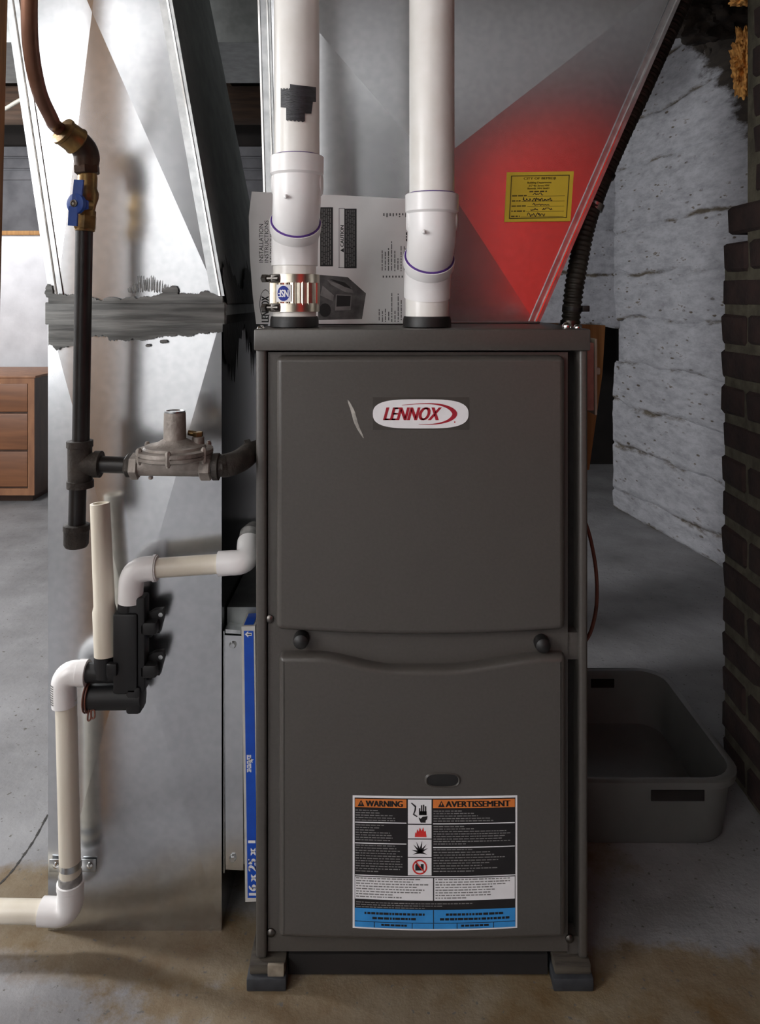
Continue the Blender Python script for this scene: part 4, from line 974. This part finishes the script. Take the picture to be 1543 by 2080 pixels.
# ------------------------------------------------------------------ gas line
dG = .995
def G(x, y, d=dG): return W(x, y, d)
gp = thing('gas_line', 'black iron gas pipe with tee, drip leg and capped end before return duct', 'pipe', G(155, 1110))
mb = MB(); mb.tube([G(171, 468), G(164, 905)], .0108, 24); mb.build('riser_pipe', 'black_iron', gp)
tc_ = G(160, 942)
mb = MB(); mb.lathe(G(163, 990), G(162, 897)-G(163, 990), [(0, .0168), (.009, .0168), (.0095, .0152), (.052, .0152), (.0525, .0165), (.0605, .0165), (.061, .012)], 26)
e = G(204, 943)-tc_; mb.lathe(tc_, e, [(0, .0150), (.020, .0150), (.0205, .0172), (.0285, .0172), (.029, .012)], 26)
mb.build('tee_fitting', 'cast_iron', gp)
mb = MB(); mb.tube([G(158, 985), G(156, 1075)], .0108, 24); mb.build('drip_leg', 'black_iron', gp)
mb = MB(); mb.lathe(G(155.5, 1064), (-.02, 0, -1), [(0, .0125), (.001, .0165), (.008, .0166), (.009, .0158), (.026, .0155), (.0295, .0135), (.0305, .006)], 26); mb.build('end_cap', 'cast_iron', gp)
mb = MB(); mb.tube([G(200, 943), G(272, 945)], .0107, 24); mb.build('nipple', 'black_iron', gp)
mb = MB(); mb.hexnut(G(255, 945), G(282, 946), .0150, .3); mb.build('union_nut', 'cast_iron', gp)
# elbow into the furnace side
eg = thing('street_elbow', 'rusty black street elbow entering the furnace left side', 'fitting', G(470, 960))
pe = [G(430, 948), G(448, 947)]+arc(G(482, 944, 1.0), G(452, 946, 1.0), G(505, 922, 1.045), 8)+[Vector((FX0-.002, 1.062-D, G(505, 915, 1.05).z))]
mb = MB(); mb.tube(pe, [.0135]*2+[.0152]*9+[.0128], 24); mb.lathe(G(433, 948), (1, 0, 0), [(0, .0155), (.0005, .0175), (.0075, .0175), (.008, .0155)], 26)
mb.lathe(Vector((FX0-.018, 1.056-D, G(505, 918, 1.05).z-.002)), (1, .35, .25), [(0, .015), (.0005, .017), (.008, .017), (.0085, .014)], 24)
mb.build('elbow_body', 'cast_iron', eg)
# pressure regulator
rgl = thing('gas_regulator', 'grey round gas pressure regulator between pipe tee and elbow', 'regulator', G(355, 970))
rc = G(355, 948)
mb = MB(); mb.tube([G(276, 946), G(432, 948)], .0128, 26); mb.box(rc.x-.038, rc.x+.036, rc.y-.014, rc.y+.014, rc.z-.004, rc.z+.014, bev=.004)
mb.lathe(G(306, 968, dG-.002), (0, 0, -1), [(0, .003), (.003, .0028), (.004, .001)], 12); mb.build('body', 'regulator_grey', rgl)
mb = MB(); mb.hexnut(G(266, 947), G(284, 947), .0172, .25); mb.build('inlet_hex', 'regulator_grey', rgl)
mb = MB(); mb.hexnut(G(407, 948), G(431, 948), .0176, .25); mb.build('outlet_hex', 'regulator_grey', rgl)
zc0 = G(0, 929).z; bx = rc.x
mb = MB(); mb.lathe((bx, rc.y, zc0), (0, 0, 1), [(-.006, .020), (-.001, .044), (.001, .0482), (.0052, .0488), (.0054, .0470), (.0064, .0470)], 48); mb.build('lower_case', 'regulator_grey', rgl)
mb = MB(); mb.lathe((bx, rc.y, zc0), (0, 0, 1), [(.0066, .0470), (.0068, .0488), (.0112, .0486), (.0122, .046), (.0125, .040), (.0155, .038), (.0162, .030), (.0190, .024), (.0225, .018), (.024, .0145), (.058, .0138), (.0585, .0128), (.0588, .001)], 48); mb.build('upper_case', 'regulator_grey', rgl)
mb = MB(); mb.lathe((bx, rc.y, zc0), (0, 0, 1), [(.0586, .0132), (.0605, .0132), (.0608, .0108), (.0596, .0100), (.0595, .0005)], 32); mb.build('chimney_cap', 'galvanised_edge', rgl)
for k in range(6):
    a = -math.pi/2+.08+k*math.pi/3; c = Vector((bx+.0462*math.cos(a), rc.y+.0462*math.sin(a), zc0-.002))
    mb = MB(); mb.hexnut(c, c+Vector((0, 0, .0175)), .0036); mb.lathe(c+Vector((0, 0, -.002)), (0, 0, 1), [(0, .0022), (.021, .0022)], 10); mb.build('case_screw', 'regulator_grey', rgl)
c = Vector((G(402, 900, dG+.012).x, rc.y+.012, zc0+.012)); mb = MB(); mb.lathe(c, (0, 0, 1), [(0, .0085), (.012, .008), (.013, .006)], 20); mb.build('vent_boss', 'regulator_grey', rgl)
mb = MB(); mb.hexnut(c+Vector((0, 0, .013)), c+Vector((0, 0, .019)), .0068); mb.lathe(c+Vector((-.003, 0, .016)), (-1, 0, .2), [(0, .004), (.010, .0035)], 12); mb.build('vent_fitting', 'brass', rgl)
# brass valve with blue handle, elbow nut and copper tube
vv = thing('gas_valve', 'brass ball valve with blue lever handle atop black gas pipe', 'valve', G(172, 470))
ax = (G(178, 340)-G(171, 470)).normalized()
mb = MB(); b0 = G(172, 470); mb.lathe(b0, ax, [(0, .0115), (.001, .0125), (.026, .0128), (.028, .0115), (.034, .0122), (.044, .0150), (.050, .0150), (.056, .0124), (.070, .0122), (.076, .0110), (.084, .0110)], 28); mb.hexnut(b0+ax*.002, b0+ax*.022, .0148, .3); mb.build('valve_body', 'brass', vv)
mb = MB(); h = G(155, 414, dG-.024); mb.lathe(h+Vector((.012, .016, 0)), (-.55, -.83, 0), [(0, .0065), (.016, .0065)], 18); mb.build('stem', 'brass', vv)
mb = MB()
mb.lathe(h+Vector((.001, .002, 0)), (-.30, -.95, 0), [(0, .0128), (.0055, .0128), (.006, .0118)], 28)
def bar(a, b, wd, th): 
    a, b = Vector(a), Vector(b); t = (b-a).normalized(); s = t.cross(Vector((0, -1, 0))).normalized()*wd; return [a-s, a+s, b+s, b-s]
mb.prism(bar(h+Vector((.002, -.001, .004)), G(162, 366, dG-.021), .0058, 0), (0, -.004, 0)); mb.prism(bar(h+Vector((-.002, -.001, -.004)), G(149, 459, dG-.024), .0056, 0), (0, -.004, 0))
mb.prism([h+Vector((.004, 0, .010)), h+Vector((.014, .005, .004)), h+Vector((.014, .005, -.006)), h+Vector((.003, 0, -.010))], (0, -.004, 0)); mb.build('handle', 'blue_handle', vv)
mb = MB(); c = h+Vector((-.001, -.0042, 0)); mb.lathe(c, (-.1, -1, 0), [(0, .0048), (.002, .0046), (.0025, .003), (.0015, .0025), (.001, .0004)], 18); mb.build('handle_nut', 'steel_dark', vv)
# elbow: upright leg with collar then leaning up-left toward the camera
el0 = G(176, 352); el1 = G(172, 305); eo = G(150, 283, dG-.014)
mb = MB(); mb.hexnut(G(177, 354), G(176, 336), .0165, .2); mb.tube([G(176, 340)]+arc(G(177, 300), G(176, 325), eo, 8), [.0145]+[.0162]*5+[.0160]*4, 24); mb.build('brass_elbow', 'brass_dark', vv)
nd = (G(120, 262, dG-.030)-G(160, 292, dG-.008)).normalized()
mb = MB(); s0 = G(159, 290, dG-.010); mb.lathe(s0, nd, [(0, .0165), (.002, .0188), (.004, .0188), (.006, .0176), (.020, .0174), (.0215, .0186), (.0255, .0183), (.027, .0125)], 28); mb.build('flare_nut', 'brass', vv)
ct = thing('copper_tube', 'thick brown copper gas tube curving down from above to the valve', 'tube', G(134, 278, dG-.02))
pth = bez([s0+nd*.016, s0+nd*.036, G(104, 240, .935), G(83, 195, .90), G(70, 145, .865), G(62, 90, .84), G(59.5, 30, .82), G(60, -60, .80), G(64, -230, .78), G(70, -420, .76)], 60)
MB().tube(pth, .0085, 24).build('bent_tube', 'copper_tube', ct)

# ------------------------------------------------------------------ condensate drain
dC = 1.062
def K_(x, y, d=dC): return W(x, y, d)
R0, RF = .01335, .0168
dr = thing('drain_outlet_pipe', 'white PVC drain pipe running from furnace side to black trap', 'pipe', K_(268, 1225))
mb = MB(); mb.tube([K_(300, 1155), K_(460, 1144)], R0, 24); mb.build('horizontal_pipe', 'pvc_aged', dr)
mb = MB(); mb.tube([K_(320, 1154)]+[K_(300, 1155)]+arc(K_(266, 1158), K_(293, 1156), K_(266, 1190), 8)+[K_(265, 1222)], RF, 28); mb.lathe(K_(318, 1154), (-1, 0, -.05), [(0, .0172), (.0005, .0182), (.004, .0182), (.0045, .0168)], 28); mb.build('elbow', 'pvc_fitting', dr)
px = Vector((FX0-.006, 1.10-D, K_(505, 1128).z))
mb = MB(); mb.tube([K_(444, 1145), K_(470, 1143)]+arc(K_(508, 1141), K_(478, 1143), K_(505, 1112, 1.09), 8)+[K_(506, 1100, 1.10)], RF, 28); mb.build('end_elbow', 'pvc_fitting', dr)
mb = MB(); mb.tube([K_(506, 1115, 1.10), K_(510, 1085, 1.115), K_(516, 1078, 1.13)], [.0168, .0165, .014], 24); mb.build('furnace_adapter', 'pvc_grey_glue', dr)
# trap
tp = thing('condensate_trap', 'black plastic condensate trap with mounting ears on return duct', 'trap', K_(250, 1442))
mb = MB(); mb.box(K_(247, 0).x, K_(299, 0).x, dC-.012-D, dC+.012-D, K_(0, 1398).z, K_(0, 1208).z, bev=.003)
mb.box(K_(236, 0).x, K_(286, 0).x, dC-.016-D, dC+.016-D, K_(0, 1400).z, K_(0, 1238).z, bev=.004); mb.build('trap_body', 'black_plastic', tp)
mb = MB(); mb.tube([K_(258, 1245), K_(262, 1205)], .0135, 24); mb.build('inlet_port', 'black_plastic', tp)
mb = MB(); mb.tube([K_(150, 1366), K_(245, 1366)], .0132, 24); mb.build('outlet_port', 'black_plastic', tp)
mb = MB(); mb.tube([K_(213, 1372), K_(214, 1331)], .0150, 24); mb.box(K_(226, 0).x, K_(247, 0).x, dC-.021-D, dC-.01-D, K_(0, 1360).z, K_(0, 1335).z, bev=.002); mb.build('vent_port', 'black_plastic', tp)
mb = MB(); mb.tube([K_(176, 1416), K_(276, 1414), K_(290, 1413)], [.0168, .0172, .0165], 28); mb.box(K_(262, 0).x, K_(292, 0).x, dC-.016-D, dC+.014-D, K_(0, 1440).z, K_(0, 1385).z, bev=.004); mb.build('trap_cup', 'black_plastic', tp)
for y in (1262, 1348):
    mb = MB(); ey = [(296, y-12), (312, y-22), (330, y-24), (333, y-10), (328, y+8), (324, y+24), (312, y+24), (308, y+32), (294, y+36)]
    mb.prism([K_(x, yy, dC+.004) for x, yy in ey], (0, .010, 0)); o = mb.build('mounting_ear', 'black_plastic', tp)
    mb = MB(); mb.lathe(K_(326, y-13, dC+.0038), (0, -1, 0), [(0, .0032), (.0006, .0030), (.0007, .0002)], 14); mb.build('ear_hole', 'galvanised_edge', o)
    mb = MB(); mb.box(K_(288, 0).x, K_(322, 0).x, dC-.012-D, dC+.006-D, K_(0, y+22).z, K_(0, y-4).z, bev=.003); mb.build('ear_rib', 'black_plastic', o)
cl = MB()
for dx in (0, 5): cl.tube([K_(177+dx, 1416)+Vector((0, .0185*math.cos(t), .0195*math.sin(t))) for t in [i*2*math.pi/32 for i in range(32)]], .0012, 8, closed=True)
cl.tube(bez([K_(180, 1440, dC-.012), K_(178, 1462, dC-.014), K_(184, 1460, dC-.014), K_(186, 1440, dC-.012)], 16), .0012, 8)
cl.tube(bez([K_(184, 1442, dC-.012), K_(186, 1458, dC-.014), K_(192, 1457, dC-.014), K_(192, 1444, dC-.013), K_(188, 1442, dC-.013)], 16), .0012, 8)
cl.build('spring_clamp', 'wire_brown', tp)
# vent standpipe
sp = thing('standpipe', 'upright open topped white PVC standpipe in the black trap', 'pipe', K_(218, 1332))
a, b = K_(216, 1330), K_(203, 1022, dC+.012); t = (b-a).normalized(); L = (b-a).length
s_ = K_(214, 1240)
prof_ = [(0, .0128), (.0002, .0162), (.060, .0162), (.068, .0142), (L-.0005, .01335), (L, .0128), (L, .0098), (L-.05, .0098), (L-.0505, .0005)]
MB().lathe(a, t, prof_, 32).build('open_pipe', 'pvc_aged', sp)
# discharge line
dn = thing('drain_discharge_pipe', 'white PVC drain pipe descending to the floor and off the left edge', 'pipe', K_(145, 1890))
mb = MB(); mb.tube([K_(134, 1420), K_(143, 1790, dC+.004)], R0*1.08, 24); mb.build('vertical_pipe', 'pvc_aged', dn)
mb = MB(); mb.tube([K_(177, 1367), K_(160, 1367)]+arc(K_(128, 1369), K_(152, 1367), K_(129, 1398), 8)+[K_(131, 1432)], RF, 28); mb.lathe(K_(178, 1367), (-1, 0, 0), [(0, .0148), (.0003, .0178), (.012, .0178), (.0125, .0168)], 28)
ue = mb.build('upper_elbow', 'pvc_fitting', dn)
sk = Print(lambda x, y: W(x, y, dC-RF*.93), NB)
for k in range(9): sk.rect('barcode', 105, 1384+k*4.6, 111, 1386.4+k*4.6, 1)
mb = MB()
for k in range(9):
    z0 = K_(0, 1384+k*4.6).z; c = K_(129, 1400)
    for j in range(4):
        a0 = math.radians(205+j*9); a1 = math.radians(205+(j+1)*9); r = RF+.0003
        mb.add([(c.x+r*math.cos(a0), c.y+r*math.sin(a0), z0), (c.x+r*math.cos(a1), c.y+r*math.sin(a1), z0), (c.x+r*math.cos(a1), c.y+r*math.sin(a1), z0-.0015), (c.x+r*math.cos(a0), c.y+r*math.sin(a0), z0-.0015)], [(0, 1, 2, 3)])
mb.build('barcode', 'ink_soft', ue)
dL = dC+.004
mb = MB(); mb.tube([K_(142.5, 1775, dL), K_(143, 1800, dL)], .0158, 24); mb.build('glue_band', 'pvc_grey_glue', dn)
mb = MB(); mb.tube([K_(143, 1795, dL), K_(143, 1818, dL)]+arc(K_(143, 1856, dL), K_(143, 1824, dL), K_(112, 1852, dL), 8)+[K_(84, 1851, dL)], RF*1.04, 28); mb.lathe(K_(142.7, 1790, dL), (0, 0, -1), [(0, .0155), (.0004, .0182), (.008, .0182), (.009, .0172)], 28); mb.build('lower_elbow', 'pvc_fitting', dn)
mb = MB(); mb.tube([K_(100, 1852, dL), K_(-160, 1848, dL)], R0*1.1, 24); mb.build('floor_pipe', 'pvc_aged', dn)
mb = MB(); c = K_(143, 1755, dL); mb.lathe(c+Vector((0, 0, -.004)), (0, 0, 1), [(0, .0150), (.0085, .0150)], 28)
ps = mb.build('pipe_strap', 'galvanised_edge', dn)
for x in (115, 181): q = W(x, 1757, dR-.004); MB().box(q.x-.010, q.x+.010, q.y-.002, q.y, q.z-.009, q.z+.009, bev=.0006).build('strap_tab', 'galvanised_edge', ps)
for x in (114, 183): q = W(x, 1757, dR-.006); MB().lathe(q, (0, -1, 0), [(0, .0045), (.002, .0042), (.0035, .001)], 14).build('strap_screw', 'bright_steel', dn)

# ------------------------------------------------------------------ storage tote
tt = thing('storage_tote', 'empty translucent plastic tote standing open on the floor right of furnace', 'tote', (.40, .45, 0))
def rrect(x0, x1, y0, y1, r, z, n=6):
    out = []
    for (cx, cy, a) in ((x1-r, y1-r, 0), (x0+r, y1-r, 90), (x0+r, y0+r, 180), (x1-r, y0+r, 270)):
        for k in range(n+1): t = math.radians(a+90*k/n); out.append(Vector((cx+r*math.cos(t), cy+r*math.sin(t), z)))
    return out
tx0, tx1, ty0, ty1 = .292, .606, 1.262-D, 1.652-D; th = .118
def loops(mb, Ls, cap=True):
    n = len(Ls[0]); b = len(mb.v); vs = [p for l in Ls for p in l]
    fs = [(i*n+k, i*n+(k+1) % n, (i+1)*n+(k+1) % n, (i+1)*n+k) for i in range(len(Ls)-1) for k in range(n)]
    if cap: fs.append(tuple(range((len(Ls)-1)*n, len(Ls)*n)))
    mb.add(vs, fs, True)
mb = MB(); e = .018
loops(mb, [rrect(tx0+e+.004, tx1-e-.004, ty0+e+.004, ty1-e-.004, .05, .0015), rrect(tx0+e, tx1-e, ty0+e, ty1-e, .05, .008), rrect(tx0+.008, tx1-.008, ty0+.008, ty1-.008, .055, th-.016),
           rrect(tx0, tx1, ty0, ty1, .058, th-.014), rrect(tx0-.001, tx1+.001, ty0-.001, ty1+.001, .058, th-.002), rrect(tx0+.002, tx1-.002, ty0+.002, ty1-.002, .057, th),
           rrect(tx0+.012, tx1-.012, ty0+.012, ty1-.012, .052, th-.001), rrect(tx0+.0125, tx1-.0125, ty0+.0125, ty1-.0125, .052, th-.02), rrect(tx0+e+.004, tx1-e-.004, ty0+e+.004, ty1-e-.004, .046, .010)])
mb.add(rrect(tx0+e+.004, tx1-e-.004, ty0+e+.004, ty1-e-.004, .05, .0015), [tuple(range(28))]); mb.build('shell', 'tote_plastic', tt)
for (yy, px0, px1, nm) in ((ty0, 1324, 1433, 0), (ty1, 1196, 1243, 1)):
    dd = yy+D; x0 = (px0-CX)*dd/F; x1 = min((px1-CX)*dd/F, tx1-.06); y = yy+.0055 if nm == 0 else yy-.0145
    mb = MB(); mb.box(x0, x1, y-.0012, y+.0012, th-.036, th-.0175, bev=.001); mb.build('handle_slot', 'dark_void', tt)

# ------------------------------------------------------------------ background
dd0 = 3.42
ds = thing('dresser', 'brown wooden three drawer dresser against the far white wall', 'dresser', (-1.9, dd0-D+.2, 0))
xr_ = W(70, 0, dd0).x; yb0 = dd0-D; zt0 = W(0, 763, dd0).z; zb0 = W(0, 1006, dd0).z
mb = MB(); mb.box(xr_-.86, xr_, yb0+.006, yb0+.44, zb0, zt0-.012); mb.build('case', 'dresser_dark', ds)
mb = MB(); mb.box(xr_-.87, xr_+.006, yb0-.004, yb0+.445, zt0-.012, zt0, bev=.003); mb.build('top_board', 'dresser_frame', ds)
mb = MB(); mb.box(xr_-.028, xr_, yb0-.002, yb0+.006, zb0, zt0-.012); mb.box(xr_-.86, xr_-.832, yb0-.002, yb0+.006, zb0, zt0-.012); mb.box(xr_-.832, xr_-.028, yb0-.002, yb0+.006, zb0, zb0+.03); mb.box(xr_-.832, xr_-.028, yb0-.002, yb0+.006, zt0-.036, zt0-.012); mb.build('face_frame', 'dresser_frame', ds)
for (ya, yb_) in ((776, 838), (839, 915), (916, 990)):
    z1_, z0_ = W(0, ya, dd0).z, W(0, yb_, dd0).z
    mb = MB(); mb.box(xr_-.829, xr_-.031, yb0-.001, yb0+.006, z0_+.003, z1_-.003, bev=.0025); mb.build('drawer_front', 'dresser_wood', ds)
mb = MB(); mb.box(xr_-.84, xr_-.03, yb0+.05, yb0+.40, 0, zb0); mb.build('plinth', 'dresser_dark', ds)
# trunk duct at the ceiling, seen between the two ducts
td = thing('ceiling_trunk_duct', 'dim galvanised trunk duct crossing below the joists behind', 'duct', (-.5, 1.35, 1.62))
mb = MB(); crossbreak(mb, (-1.3, 1.10, 1.62), (-.2, 1.10, 1.62), (-.2, 1.10, 2.0), (-1.3, 1.10, 2.0), (-.62, 1.095, 1.80)); mb.build('front_panel', 'galvanised_dull', td)
mb = MB(); mb.box(-1.3, -.2, 1.102, 1.5, 1.62, 2.0); mb.build('trunk_body', 'galvanised_dull', td)
mb = MB(); mb.tube(bez([W(-20, 230, 2.6), W(10, 221, 2.6), W(36, 206, 2.6), W(70, 190, 2.6)], 16), .007, 10); tag(mb.build('white_cable', 'white_wire'), 'short white cable hanging near the ceiling at far left', 'cable')

# unseen stand-in for a person in red behind the camera, reflected in the plenum
gx, gy = .73, -1.12
hg = thing('person_standin', 'unseen stand-in for a person in red top and dark trousers, only a blurred red reflection in the plenum', 'clothes', (gx, gy, .10))
def torso(z):
    t = (z-.62)/.86; return (.26+.02*math.sin(t*3)-(.15*smoothstep(.88, 1, t)), .10+.012*math.sin(t*5)-.05*smoothstep(.88, 1, t))
mb = MB(); Ls = []
for i in range(15):
    z = .62+.86*i/14; rx_, ry_ = torso(z); Ls.append([Vector((gx, gy, z))+Matrix.Rotation(.45, 3, 'Z') @ Vector((rx_*math.cos(a)*(1+.05*math.sin(a*7+i*.4)), ry_*math.sin(a)*(1+.06*math.sin(a*9+i*.3)), 0)) for a in [k*2*math.pi/40 for k in range(40)]])
loops(mb, Ls); mb.build('red_top', 'red_cloth', hg)
for s in (-1, 1):
    mb = MB(); mb.tube([(gx+s*.14, gy+s*.07, 1.40), (gx+s*.20, gy+s*.10, 1.25), (gx+s*.215, gy+s*.11, 1.10), (gx+s*.215, gy+s*.11, .92)], [.06, .055, .05, .045], 16); mb.build('sleeve', 'red_cloth', hg)
    mb = MB(); mb.tube([(gx+s*.09, gy, .64), (gx+s*.10, gy, .40), (gx+s*.10, gy, .10)], [.10, .085, .075], 16); mb.build('trouser_leg', 'dark_void', hg)  # dark legs added to hold light off the floor at right
mb = MB(); mb.tube([(gx, gy, 1.46), (gx, gy, 2.16)], .004, 8); mb.build('standin_cord', 'white_wire', hg)
